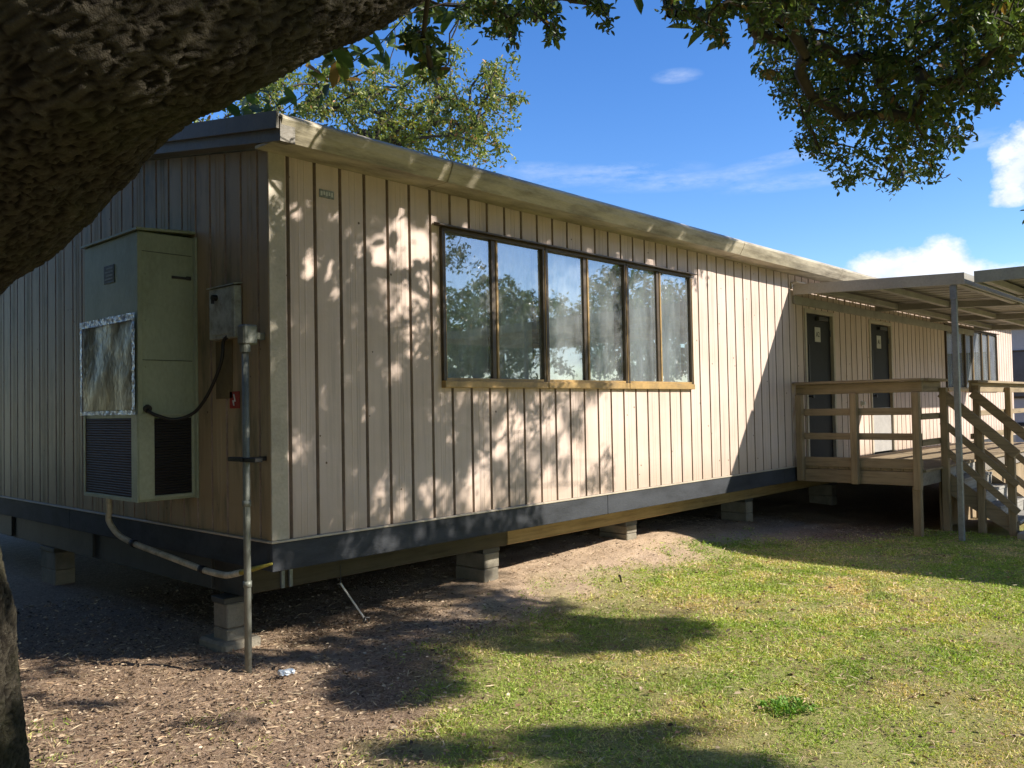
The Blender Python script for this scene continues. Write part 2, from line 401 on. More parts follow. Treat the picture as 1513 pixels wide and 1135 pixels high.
# --- shade design: where the crown's shadow falls (pixels of wall and ground points as seen from the photo's place)
def ell(u, v, cx, cy, rx, ry, sl=0.):
    uu = u-cx-sl*(v-cy); return np.exp(-((uu/rx)**2+((v-cy)/ry)**2)*1.2)
def shade_wall(u, v):
    s = np.ones_like(u)
    s = np.where(u > 985, 0., s)
    s = s-ss(905, 985, u)*.75
    eave = (v < 225+.279*(u-420)) & (u < 1075)
    s = np.where(eave, 1., s)
    lit = 0
    for e in [(412, 285, 9, 42), (440, 290, 20, 38, -.4), (497, 303, 12, 22, -.5), (530, 287, 14, 10, 0), (583, 305, 14, 22, 0), (600, 330, 22, 30, 0),
              (625, 360, 22, 40, .1), (640, 440, 16, 60, .1), (600, 420, 14, 30, 0), (560, 370, 12, 25, 0), (455, 395, 14, 26, 0), (485, 410, 10, 30, 0),
              (615, 500, 16, 40, 0), (585, 560, 14, 30, -.2), (640, 590, 20, 22, 0), (432, 590, 10, 12, 0), (434, 670, 12, 28, 0), (424, 640, 8, 18, 0),
              (565, 720, 12, 46, -.3), (590, 742, 12, 22, -.2), (515, 700, 8, 30, -.3), (478, 560, 10, 30, 0), (540, 610, 10, 20, 0),
              (475, 190, 34, 14, .5), (560, 222, 26, 9, -1.), (612, 240, 14, 22, -.6), (690, 262, 7, 12, -.5), (775, 285, 6, 10, 0), (880, 310, 6, 10, 0), (505, 812, 12, 16, 0), (562, 800, 20, 14, 0), (618, 790, 18, 12, 0), (665, 780, 12, 14, 0), (700, 700, 12, 40, -.3), (745, 640, 14, 40, -.3),
              (720, 590, 30, 14, 0), (668, 640, 10, 26, 0), (845, 350, 12, 18, 0), (872, 357, 8, 14, 0), (905, 375, 8, 14, 0), (815, 345, 8, 10, 0),
              (880, 640, 14, 60, -.2), (905, 600, 12, 40, 0), (850, 700, 14, 30, -.3), (930, 680, 22, 60, 0), (950, 590, 20, 30, 0), (800, 720, 12, 26, -.3),
              (720, 440, 14, 60, .2), (830, 480, 16, 70, .2), (900, 500, 12, 60, .1), (975, 480, 20, 70, 0), (940, 470, 10, 50, 0), (830, 660, 9, 25, -.2)]:
        lit = np.maximum(lit, ell(u, v, *e))
    s = s-np.clip(lit*2.3, 0, 1.)
    s = np.where((v > 725) & (u > 795), s-.9, s)
    # eave edge: lit stretches on the roof edge metal
    return np.clip(s, 0, 1)
def shade_ground(u, v):
    s = np.zeros_like(u)
    for e in [(840, 935, 210, 36, 0), (740, 930, 120, 30, 0), (760, 905, 120, 18, 0), (960, 940, 80, 20, 0), (560, 950, 150, 60, 0), (600, 880, 120, 18, 0), (330, 975, 210, 18, 0),
              (700, 875, 60, 16, 0), (830, 1095, 210, 26, 0), (1060, 1120, 100, 16, 0), (640, 1110, 120, 24, 0), (980, 1075, 110, 13, 0), (560, 1020, 130, 34, 0), (1000, 1140, 200, 30, 0),
              (310, 1072, 100, 8, 0), (130, 1040, 60, 7, 0), (440, 1105, 60, 10, 0), (200, 900, 220, 90, 0), (470, 900, 60, 12, 0), (640, 1010, 60, 30, 0),
              (480, 1190, 100, 20, 0)]:
        s = np.maximum(s, ell(u, v, *e)*1.35)
    for e in [(500, 893, 80, 14, 0), (240, 985, 60, 6, 0), (450, 985, 30, 6, 0), (420, 1020, 60, 9, 0), (560, 1130, 70, 9, 0), (1090, 1098, 60, 7, 0), (690, 1050, 60, 8, 0), (880, 905, 60, 7, 0)]:
        s = s-ell(u, v, *e)*1.1
    s = np.where(u < -20, .75, s); s = np.where((v > 1150) & (u < 1250), .7, s)
    s = np.where((v > 1150) & (u >= 1250), 0., s)
    return np.clip(s, 0, 1)
def landing(P):
    """where the sun ray through P ends: (point, on_wall)"""
    tw = -P[:, 1]/1.418; X = P[:, 0]-.763*tw; Z = P[:, 2]-tw
    wall = (tw > 0) & (X > -.15) & (X < 21) & (Z > -.25) & (Z < 3.)
    tg = (P[:, 2]+.87); G = P-SUN*tg[:, None]
    Wp = P-SUN*np.maximum(tw, 0)[:, None]
    roof = (tw > 0) & (X > -.15) & (X < 21) & (Z >= 3.)
    return np.where(wall[:, None], Wp, G), wall, roof
def vn_(x, y):
    x0 = np.floor(x); y0 = np.floor(y); fx = x-x0; fy = y-y0
    h = lambda a, b: np.modf(np.abs(np.sin(a*127.1+b*311.7)*43758.5453))[0]
    fx = fx*fx*(3-2*fx); fy = fy*fy*(3-2*fy)
    return (h(x0, y0)*(1-fx)+h(x0+1, y0)*fx)*(1-fy)+(h(x0, y0+1)*(1-fx)+h(x0+1, y0+1)*fx)*fy
def shade_at(P):
    Q, wall, roof = landing(P); u, v, z = project(Q)
    rag = .5*vn_(Q[:, 0]*3.3, Q[:, 1]*3.3)+.5*vn_(Q[:, 0]*8.5+4, Q[:, 1]*8.5)
    s = np.where(wall, shade_wall(u, v), shade_ground(u, v)*(.45+1.05*rag))
    s = np.where((~wall) & ((z < .3) | (Q[:, 0] < -2.2)), .7, s)
    s = np.where((~wall) & (z > .3) & (u > 1230) & (Q[:, 0] > 0), 0., s)
    gx_ = Q[:, 0]+.19; band = wall & (Q[:, 2] > 2.40)
    lit = np.zeros(len(Q), bool)
    for a, b in ((-.3, .26), (.5, .66), (.94, 1.12), (1.32, 1.42), (1.62, 1.76), (2.05, 2.15), (2.55, 2.7), (3.1, 3.25), (3.8, 3.95), (4.3, 4.45), (4.9, 5.05), (5.4, 5.6), (5.9, 40)): lit |= (gx_ > a) & (gx_ < b)
    s = np.where(band, np.where(lit, 0., 1.), s)
    s = np.where(roof, .8*(Q[:, 0] < 6), s)
    return s
POLY = [(1108, -40), (1118, 60), (1108, 112), (1140, 120), (1150, 170), (1180, 175), (1172, 225), (1200, 232), (1232, 262), (1222, 292), (1248, 282), (1262, 265), (1292, 262), (1312, 296), (1340, 268),
        (1398, 266), (1410, 232), (1440, 200), (1445, 165), (1472, 150), (1462, 120), (1505, 110), (1500, 70), (1560, 60), (1560, -40)]
def inpoly(x, y, poly):
    c = np.zeros(len(x), bool); j = len(poly)-1
    for i in range(len(poly)):
        xi, yi = poly[i]; xj, yj = poly[j]
        c ^= ((yi > y) != (yj > y)) & (x < (xj-xi)*(y-yi)/((yj-yi) if yj != yi else 1e-9)+xi); j = i
    return c
SPR = [(700, 12, 42, 30), (735, 25, 40, 34), (752, 48, 16, 30), (790, 12, 55, 26), (810, 40, 20, 28), (870, 5, 40, 14), (893, 28, 14, 22), (1010, 12, 35, 20), (1045, 30, 34, 26), (1062, 52, 14, 26), (1090, 8, 60, 16),
       (1150, 10, 60, 40), (1500, 10, 50, 60), (620, 60, 30, 22), (640, 85, 26, 26)]
def allowed(u, v, z):
    inf = (z > .1) & (u > -8) & (u < W0+8) & (v > -8) & (v < H0+8)
    ok = inpoly(u, v, POLY)
    for cx, cy, rx, ry in SPR: ok |= ((u-cx)/rx)**2+((v-cy)/ry)**2 < 1
    ok |= (u < 650) & (v < 430-u*.62)                # behind the great limb
    return ~inf | ok

# ------------------------------------------------------------------ the live oak
oak = empty('live_oak', (-2.3, .1, -.87), 'huge live oak with furrowed bark and a great limb arching over the yard', 'tree')
def crm(pts, n):
    pts = [np.array(p, float) for p in pts]; P = [2*pts[0]-pts[1]]+pts+[2*pts[-1]-pts[-2]]; out = []
    for i in range(1, len(P)-2):
        for k in range(n):
            t = k/n; a, b, c, d = P[i-1:i+3]
            out.append(.5*((2*b)+(c-a)*t+(2*a-5*b+4*c-d)*t*t+(3*b-a-3*c+d)*t**3))
    out.append(P[-2]); return np.array(out)
def px(x, y, D): return CAM+ray(x, y)*D
def bark_tube(path, rad, nr, cell, amp, flare=0.):
    path = np.array(path); L = np.concatenate([[0], np.cumsum(np.linalg.norm(np.diff(path, axis=0), axis=1))])
    n = max(8, int(L[-1]/cell)); s = np.linspace(0, L[-1], n)
    C = np.stack([np.interp(s, L, path[:, i]) for i in range(3)], 1); R = np.interp(s, L, rad)
    T = np.gradient(C, axis=0); T /= np.linalg.norm(T, axis=1)[:, None]
    prev = np.cross(T[0], [0, 0, 1.]); prev /= np.linalg.norm(prev)+1e-9
    V = []; H = []
    th = np.linspace(0, 2*math.pi, nr, endpoint=False)
    for i in range(n):
        prev = prev-T[i]*prev.dot(T[i]); prev /= np.linalg.norm(prev); q = np.cross(T[i], prev)
        for a in th:
            d = prev*math.cos(a)+q*math.sin(a)
            base = C[i]+d*R[i]
            # bark plates: cells stretched along the limb
            pu = Vector((math.cos(a)*R[i]*40, math.sin(a)*R[i]*40, s[i]*23.))
            wv = mnoise.noise_vector(pu*.5)*.9+mnoise.noise_vector(pu*1.9)*.35
            ds, _ = mnoise.voronoi(pu+wv); e = min(1., (ds[1]-ds[0])*5.)**.8
            big = mnoise.fractal(Vector((math.cos(a)*R[i]*2.6, math.sin(a)*R[i]*2.6, s[i]*1.3)), .8, 2., 4)
            fine = mnoise.noise(pu*2.7)
            crk = mnoise.noise(pu*5.3); f = flare*math.exp(-s[i]/.25)*(1+.35*math.sin(a*5+1))
            V.append(base+d*(amp*(e-.5)*1.3+big*R[i]*.085+fine*amp*.6+crk*amp*.3+f)); H.append(max(0., min(1., e*.75+fine*.25+.1)))
    V = np.array(V); H = np.array(H)
    i = np.arange(n-1)[:, None]*nr; k = np.arange(nr)[None]; k2 = (k+1) % nr
    Fq = np.stack([i+k, i+k2, i+nr+k2, i+nr+k], -1).reshape(-1, 4)
    return V, Fq, np.stack([H, H, H], 1)
trunk_path = crm([px(-212, 1290, 4.1), px(-218, 1120, 3.95), px(-220, 940, 3.8), px(-242, 780, 3.7), px(-300, 590, 3.62)], 8)
limb_path = crm([px(-300, 590, 3.62), px(-240, 365, 3.4), px(-20, 140, 2.95), px(150, -5, 2.7), px(350, -90, 2.75), px(540, -135, 3.1), px(700, -200, 3.7), px(900, -330, 4.6), px(1150, -420, 5.6)], 8)
full = np.concatenate([trunk_path, limb_path[1:]])
t_r = np.interp(np.linspace(0, 1, len(full)), [0, .12, .25, .36, .5, .62, .75, .88, 1.], [.50, .46, .45, .45, .40, .37, .31, .20, .11])
V, Fq, H = bark_tube(full, t_r, 310, .0092, .0085, .03)
link(np_mesh('trunk', V, Fq, H, True), 'trunk', 'bark', oak)

# crown clusters ------------------------------------------------------------
clusters = []        # (centre, radius, n leaves, leaf size)
def unproj_wall(u, v): return at(u, v, 1, 0.)
def unproj_ground(u, v): return at(u, v, 2, -.87)
cand = 0
while cand < 640:    # shade on the long wall
    u = random.uniform(395, 1075); v = random.uniform(170, 830)
    if shade_wall(np.array([u]), np.array([v]))[0] < random.uniform(.3, .8): continue
    t = random.uniform(2.3, 5.6); c = unproj_wall(u, v)+SUN*t
    if not (-.2 < c[0]-.763*t < 6): continue
    U, Vv, Z = project(c)
    if not allowed(U, Vv, Z)[0]: cand += .2; continue
    clusters.append((c, random.uniform(.16, .34), 62, .062)); cand += 1
for k in range(330):   # shade along the eave
    t = random.uniform(1.6, 5.5); c = np.array([random.uniform(.2, 6.2), -.35, random.uniform(2.7, 2.9)])+SUN*t
    if allowed(*project(c))[0]: clusters.append((c, random.uniform(.14, .28), 54, .06))
cand = 0
while cand < 1000:    # shade on the ground
    u = random.uniform(-300, 1250); v = random.uniform(860, 1400)
    if shade_ground(np.array([u]), np.array([v]))[0] < random.uniform(.3, .9): continue
    t = random.uniform(3.6, 6.8); c = unproj_ground(u, v)+SUN*t
    U, Vv, Z = project(c)
    if not allowed(U, Vv, Z)[0]: cand += .2; continue
    clusters.append((c, random.uniform(.18, .36), 62, .078)); cand += 1
for k in range(180):   # denser boughs
    u, v = (random.uniform(640, 1030), random.uniform(885, 968)) if k % 3 else (random.uniform(430, 660), random.uniform(880, 1045))
    c = unproj_ground(u, v)+SUN*random.uniform(3.6, 6.)
    if allowed(*project(c))[0]: clusters.append((c, random.uniform(.2, .34), 62, .08))
n_vis = 0
while n_vis < 275:   # the hanging mass at the upper right
    u = random.uniform(1105, 1540); v = random.uniform(-40, 292)
    if not inpoly(np.array([u]), np.array([v]), POLY)[0]: continue
    D = random.uniform(6.0, 8.6); clusters.append((px(u, v, D), random.uniform(.12, .24), 60, .043)); n_vis += 1
for cx, cy, rx, ry in SPR:
    for k in range(max(3, int(rx*ry/90))):
        a = random.uniform(0, 6.28); q = math.sqrt(random.random())*.75
        D = random.uniform(5.0, 6.5) if cx > 660 else random.uniform(3.6, 4.2)
        clusters.append((px(cx+rx*q*math.cos(a), cy+ry*q*math.sin(a), D), min(rx, ry)/F*D*.6, 34, .048))
for k in range(1000):  # the rest of the crown, high over and behind the viewer
    c = np.array([random.uniform(-9, 3.5), random.uniform(-10, 3.0), random.uniform(3.4, 8.2)])
    if (c[0]+3)**2/36+(c[1]+3)**2/40+(c[2]-4.5)**2/18 > 1: continue
    U, Vv, Z = project(c)
    if not allowed(U, Vv, Z)[0]: continue
    clusters.append((c, random.uniform(.3, .6), 63, .17))

def make_leaves(cl, name, parent, palette, test_sun=True, test_cam=True, extra=0):
    P = []; Ls = []
    for c, r, n, ls in cl:
        # sprigs: short twigs with leaves alternating along them
        nt_ = max(2, n//9)
        for d in rand_dirs(nt_):
            d = d*np.array([1, 1, .8]); base = c+d*r*random.uniform(0, .55); tip = c+d*r*random.uniform(.6, 1.25)-np.array([0, 0, r*.25])
            q = np.linspace(0, 1, 9)[:, None]; P.append(base*(1-q)+tip*q+rng.normal(size=(9, 3))*ls*.35); Ls.append(np.full(9, ls))
    P = np.concatenate(P); Ls = np.concatenate(Ls)
    keep = np.ones(len(P), bool)
    if test_cam:
        u, v, z = project(P); jit = rng.normal(size=len(P))*6
        keep &= allowed(u+jit, v+rng.normal(size=len(P))*6, z) & (np.linalg.norm(P-CAM, axis=1) > 1.6)
    if test_sun:
        s = shade_at(P); wl = landing(P)[1]; keep &= (s > np.where(wl, rng.uniform(.15, .5, size=len(P)), rng.uniform(.34, .68, size=len(P))))|(allowed(*project(P)) & inpoly(*project(P)[:2], POLY))
    P = P[keep]; Ls = Ls[keep]; n = len(P)
    ax = rand_dirs(n)+np.array([0, 0, -.35]); ax /= np.linalg.norm(ax, axis=1)[:, None]
    nr = rand_dirs(n)+np.array([0, 0, .8]); nr -= ax*(nr*ax).sum(1)[:, None]; nr /= np.linalg.norm(nr, axis=1)[:, None]
    pal = np.array(palette); ci = rng.choice(len(pal), n, p=[.42, .3, .18, .07, .03][:len(pal)])
    c = pal[ci]*rng.uniform(.7, 1.25, (n, 1))
    L = Ls*rng.uniform(.75, 1.3, n)
    return quads_from(P, ax, nr, L, L*.42, c, name, 'leaf', parent)
OAKPAL = [(.065, .10, .035), (.085, .13, .04), (.12, .16, .045), (.17, .18, .05), (.24, .14, .05)]
make_leaves(clusters, 'crown', oak, OAKPAL)

def grow(nodes_xyz, roots, root_r, name, parent, mat, camtest=True, twig=.0035, tmax=.05):
    """branches: every clump joined to the nearest wood already there; thickness from what it carries"""
    N = np.array(list(roots)+list(nodes_xyz)); nr0 = len(roots); n = len(N)
    intree = np.zeros(n, bool); intree[:nr0] = True; par = np.full(n, -1); pl_ = np.zeros(n)
    best = np.full(n, 1e9); bp = np.full(n, -1)
    def relax(j):
        idx = np.where(~intree)[0]
        if not len(idx): return
        d = np.linalg.norm(N[idx]-N[j], axis=1); cst = d+.12*pl_[j]
        if camtest:
            bad = np.zeros(len(idx), bool)
            for q in (.15, .3, .45, .6, .75, .9):
                bad |= ~allowed(*project(N[idx]*(1-q)+N[j]*q))
            cst = cst+bad*40
        m = cst < best[idx]; best[idx[m]] = cst[m]; bp[idx[m]] = j
    for j in range(nr0): relax(j)
    order = []
    while not intree.all():
        idx = np.where(~intree)[0]; k = idx[np.argmin(best[idx])]
        intree[k] = True; par[k] = bp[k]; pl_[k] = pl_[bp[k]]+np.linalg.norm(N[k]-N[bp[k]]); order.append((k, best[k])); relax(k)
    load = np.ones(n)
    for k, _ in reversed(order): load[par[k]] += load[k]
    mb = MB()
    for k, cst in order:
        if camtest and cst > 40: continue
        a, b = N[par[k]], N[k]; L = np.linalg.norm(b-a)
        ra = min(tmax, twig*max(1, load[k])**.48*1.15); rb = min(tmax*.9, twig*max(1, load[k])**.48*.85)
        mid = (a+b)/2+rng.normal(size=3)*L*.07+np.array([0, 0, L*.05]); m1 = a*.65+mid*.35+rng.normal(size=3)*L*.03
        mb.tube([a, m1, mid, b], [ra, ra*.95, (ra+rb)/2, rb], 6 if ra > .012 else 4, cap=False)
    return mb.build(name, mat, parent, True)
roots = [p for p in limb_path[24::3]]+[tuple(px(-270, 480, 3.5)), (-3.5, -1.3, 3.2), (-3.6, -2.8, 4.4), (-2.9, -4.2, 5.0), (-1.2, -5.2, 5.3), (.6, -5.8, 5.4)]
grow([c for c, *_ in clusters], roots, .2, 'branches', oak, 'twig')
up = crm([tuple(px(-300, 560, 3.6)), (-3.5, -1.2, 3.0), (-3.7, -2.8, 4.4), (-2.9, -4.3, 5.1), (-1.2, -5.3, 5.4), (.6, -5.9, 5.5)], 6)
V, Fq, H = bark_tube(up, np.linspace(.34, .07, len(up)), 48, .06, .015)
link(np_mesh('upper_limb', V, Fq, H, True), 'upper_limb', 'bark', oak)

# the tree behind the roof ---------------------------------------------------
bt = empty('background_tree', (9.2, 12.3, -.87), 'sunlit yellow green tree rising behind the roof of the building', 'tree')
bcl = []
for cx, cy, rx, ry, n in [(430, 130, 85, 50, 26), (520, 140, 80, 50, 34), (600, 150, 70, 62, 36), (670, 175, 60, 52, 26), (742, 128, 26, 42, 15), (722, 190, 40, 40, 14), (640, 215, 70, 22, 12), (380, 160, 45, 30, 10),
                          (700, 25, 26, 26, 6), (650, 100, 40, 30, 8), (560, 215, 90, 30, 14), (300, 200, 80, 40, 12)]:
    for k in range(n):
        a = random.uniform(0, 6.28); q = math.sqrt(random.random()); bcl.append((px(cx+rx*q*math.cos(a), cy+ry*q*math.sin(a), random.uniform(19.5, 23.5)), random.uniform(.25, .5), 72, .105))
for k in range(60):
    bcl.append((np.array([9.2+random.gauss(0, 1.6), 12.5+random.gauss(0, 1.8), 5+random.random()*5]), .6, 63, .12))
make_leaves(bcl, 'crown', bt, [(.17, .21, .045), (.24, .26, .06), (.10, .14, .04), (.34, .27, .09), (.40, .20, .07)], False, False)
grow([c for c, *_ in bcl], [(9.3, 12.2, 5.0)], .2, 'branches', bt, 'twig', False, .012, .16)
V, Fq, H = bark_tube(crm([(9.2, 12.3, -1), (9.25, 12.35, 1.5), (9.2, 12.3, 3.5), (9.3, 12.2, 5.2), (9.0, 11.8, 6.6)], 6), np.linspace(.3, .12, 25), 32, .12, .02)
link(np_mesh('trunk', V, Fq, H, True), 'trunk', 'bark', bt)

# trees across the yard, seen only in the window glass
def yard_tree(x, y, h, w, label, seed):
    t = empty('broadleaf_tree', (x, y, -.87), label, 'tree', 'trees around the yard')
    cl = []
    for k in range(120):
        d = rand_dirs(1)[0]; r = random.random()**.4
        cl.append((np.array([x, y, h*.62])+d*np.array([w, w, h*.42])*r, random.uniform(.5, .8), 54, .26))
    make_leaves(cl, 'crown', t, OAKPAL, False, False)
    mb = MB().tube([(x, y, -1), (x+.1, y, h*.3), (x, y+.1, h*.6)], [.3, .22, .1], 10); mb.build('trunk', 'twig', t, True)
yard_tree(17, -21, 9, 2.6, 'full dark green tree across the yard mirrored in the second window pane', 1)
yard_tree(26, -24, 7, 3.4, 'broad low tree across the yard mirrored in the right hand panes', 2)
yard_tree(34, -20, 8, 3.4, 'rounded tree farthest across the yard mirrored in the last pane', 3)
for x, y, h, w in ((-5.4, 2.4, 4.4, 1.9), (-5.2, 5.6, 4.6, 2.), (-4.6, 9.2, 4.6, 2.), (-6.4, -.8, 4.4, 1.8), (-8, 3, 8, 3.2), (-9, 9, 9, 3.6), (-13, -2, 10, 4.), (-7, 15, 9, 4.), (-13, 13, 9, 4), (-5.5, -15, 9, 3.8), (-14, -9, 9, 4.2), (6, -24, 8, 4.4), (-2, -23, 9, 4.4), (12.5, -27, 8, 4.2), (21, -28, 8, 4.4), (31, -27, 8, 4.6), (38, -22, 9, 4.6), (42, -14, 8, 4.6), (44, -6, 8, 4.), (-12, -16, 9, 4.2)):  # unseen trees added all round to hold back sky light
    yard_tree(x, y, h, w, 'big leafy tree added round the yard to block sky light, outside the picture', 4)

def shrub(x, y):
    t = empty('light_block_shrub', (x, y, -.87), 'low dense shrub added to block low light beside the left end of the building, outside the picture', 'shrub', 'added shrubs left of the building')
    cl = [(np.array([x, y, -.05])+rand_dirs(1)[0]*np.array([.75, .95, .75])*random.random()**.4, .35, 45, .14) for k in range(60)]
    make_leaves(cl, 'foliage', t, OAKPAL, False, False)
for x, y in ((-2.9, 1.6), (-2.7, 3.2), (-2.6, 4.8), (-2.5, 6.4), (-2.4, 8.0)): shrub(x, y)  # unseen shrubs added to block low light under the building

# ------------------------------------------------------------------ the portable building
LB = 21.15; DB = 9.0; RP = .2265; R0 = .139
bld = empty('portable_building', (0, 0, -.2), 'long beige metal sided portable classroom raised on block piers with a dark skirt board', 'building')
W1 = (1.6, 5.6, 1.07, 2.42); W2 = (LB-5.6, LB-1.6, 1.07, 2.42); D1 = (8.78, 9.86, -.0, 2.27); D2 = (11.34, 12.42, .0, 2.27)
def siding(length, top, openings, name, mat, place, trim0):
    prof = []                                  # (s, depth outwards)
    s = 0.; prof.append((0., .012)); k = 0
    while True:
        g = R0+k*RP
        if g > length-.05: break
        prof += [(g-.014, .012), (g-.007, -.028), (g+.004, -.028), (g+.015, .012)]
        if k % 2 == 0: prof += [(g+.082, .012), (g+.088, .0145), (g+.096, .012), (g+.132, .012), (g+.139, .0145), (g+.146, .012)]
        k += 1
    prof.append((length, .012))
    cuts = sorted({e for o_ in openings for e in o_[:2]}|{e for e in ([DB/2] if name == 'end_siding' else [])})
    ss_ = [p[0] for p in prof]
    for c in cuts:
        prof.append((c, float(np.interp(c, ss_, [p[1] for p in prof[:len(ss_)]]))))
    prof.sort()
    mb = MB()
    for (s0, d0), (s1, d1) in zip(prof, prof[1:]):
        if s1-s0 < 1e-5: continue
        m = (s0+s1)/2; spans = [(0., None)]
        for a, b, z0, z1 in openings:
            if a < m < b: spans = ([(0., z0)] if z0 > .01 else [])+[(z1, None)]
        for za, zb in spans:
            t0 = top(s0) if zb is None else zb; t1 = top(s1) if zb is None else zb
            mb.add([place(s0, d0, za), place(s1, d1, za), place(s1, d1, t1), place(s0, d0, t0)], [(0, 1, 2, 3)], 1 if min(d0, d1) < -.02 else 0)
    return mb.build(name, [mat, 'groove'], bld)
siding(LB, lambda s: 2.76, [W1, W2, D1, D2], 'long_siding', 'siding_long', lambda s, d, z: (s, -d, z), 0)
endtop = lambda s: 2.74+.168*(s if s < DB/2 else DB-s)
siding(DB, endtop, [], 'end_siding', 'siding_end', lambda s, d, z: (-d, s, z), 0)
# blank back and far walls so that the shell is closed
MB().box(.02, LB-.02, DB-.05, DB, 0, 2.7).build('rear_wall', 'siding_end', bld)
MB().prism([(.03, 0), (DB-.06, 0), (DB-.06, 2.7), (DB/2, 3.45), (.03, 2.7)], LB-.06, LB, 'yz').build('far_wall', 'siding_end', bld)
MB().box(.05, LB-.08, .05, DB-.08, -.05, -.01).build('floor_deck', 'room', bld)
MB().box(-.022, .11, -.024, -.013, 0, 2.735, .002).build('corner_trim', 'trim', bld); MB().box(-.024, -.0135, -.012, .035, 0, 2.74, .002).build('corner_trim', 'siding_end', bld)
MB().box(-.03, LB+.02, -.034, -.0, -.018, -.002, .003).box(-.034, -.0, .0, DB, -.018, -.002, .003).build('drip_edge', 'trim', bld)
# skirt board in lengths
mb = MB(); x = -.02
for L_ in (3.9, 4.1, 4.6, 4.3, 4.28):
    mb.box(x, x+L_-.004, -.022, .02, -.215, -.02, .004); x += L_
mb.build('skirt_board', 'skirt', bld)
mb = MB(); y = .024
for L_ in (3.6, 3.0, 2.37):
    mb.box(-.021, .02, y, y+L_-.004, -.213, -.02, .004); y += L_
mb.build('skirt_board', 'skirt', bld)
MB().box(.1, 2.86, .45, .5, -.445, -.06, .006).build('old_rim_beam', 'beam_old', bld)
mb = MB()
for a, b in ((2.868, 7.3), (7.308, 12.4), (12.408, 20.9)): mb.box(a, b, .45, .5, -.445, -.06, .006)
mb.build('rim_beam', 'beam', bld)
mb = MB().box(.10, .14, .52, DB-.4, -.485, -.06, .004)
for k in range(3): mb.box(.07, .099, 1.0+k*2.3, 1.03+k*2.3, -.47, -.23, .003)
mb.build('end_beam', 'beam_end', bld)
MB().box(.33, .36, .425, .448, -.44, -.2, .002).box(.40, .43, .425, .448, -.44, -.2, .002).build('steel_strap', 'galv', bld)
mb = MB()
for yy in (2.6, 4.8, 7.0): mb.box(.2, 20.8, yy, yy+.1, -.42, -.06)
mb.build('inner_beam', 'beam_end', bld)
# roof
ov, rk = .33, .15
z_e = 2.865
mb = MB()
for sgn in (0, 1):
    y0, y1 = (-ov, DB/2) if sgn == 0 else (DB/2, DB+ov)
    za, zb = (z_e, z_e+.168*(DB/2+ov)) if sgn == 0 else (z_e+.168*(DB/2+ov), z_e)
    mb.add([(-rk+.012, y0, za), (LB+rk, y0, za), (LB+rk, y1, zb), (-rk+.012, y1, zb)]+[(-rk+.012, y0, za+.02), (LB+rk, y0, za+.02), (LB+rk, y1, zb+.02), (-rk+.012, y1, zb+.02)],
           [(0, 1, 2, 3), (7, 6, 5, 4), (0, 4, 5, 1), (1, 5, 6, 2), (2, 6, 7, 3), (3, 7, 4, 0)])
for k in range(52):
    xx = -.1+k*.41
    mb.bar((xx, -ov+.25, z_e+.03+.042-.01), (xx, DB/2, z_e+.03+.168*(DB/2+ov)), .03, .03, c=.003)
mb.build('roof', 'roof', bld)
gp = [(-.02, 2.735), (-.02, 2.715), (-.300, 2.715), (-.345, 2.79), (-.368, 2.845), (-.368, 2.862), (-.345, 2.878), (-.325, 2.892), (-.305, 2.892), (-.33, 2.87), (-.352, 2.852), (-.335, 2.80), (-.29, 2.732)]
x = -.12; gi = 0
mb = MB()
for L_ in (1.55, 2.6, 2.3, 3.05, 2.9, 3.05, 3.05, 2.9):
    off = random.uniform(-.006, .006); dz = random.uniform(-.004, .004)
    mb.prism([(a+off, b+dz) for a, b in gp], x, min(x+L_+.0, LB+.13), 'yz'); x += L_+.0035; gi += 1
mb.build('eave_gutter', 'gutter', bld)
mb = MB().box(6.05, 6.11, -.378, -.372, 2.79, 2.88).box(6.35, 6.38, -.376, -.370, 2.77, 2.88)
# rake trim: two stepped bands following the roof slope
def rk_prof(dx0, dx1, lo, hi): 
    mbr = MB(); m = DB/2
    for (ya, yb, s0, s1) in ((-ov-.02, m, 0, 1), (m, DB+ov, 1, 0)):
        f = lambda yy: z_e+.168*((yy+ov) if yy <= m else (DB+ov-yy))
        vs = []
        for yy in (ya, yb):
            for xx in (dx0, dx1):
                for q in (lo, hi): vs.append((xx, yy, f(yy)+q))
        mbr.add(vs, [(0, 1, 3, 2), (4, 6, 7, 5), (0, 4, 5, 1), (2, 3, 7, 6), (0, 2, 6, 4), (1, 5, 7, 3)])
    return mbr
r1 = rk_prof(-rk-.01, -rk+.01, -.085, .03); r2 = rk_prof(-rk+.02, -.015, -.165, -.02)
r1.add(r2.v, r2.f); r1.build('rake_trim', 'rake', bld)

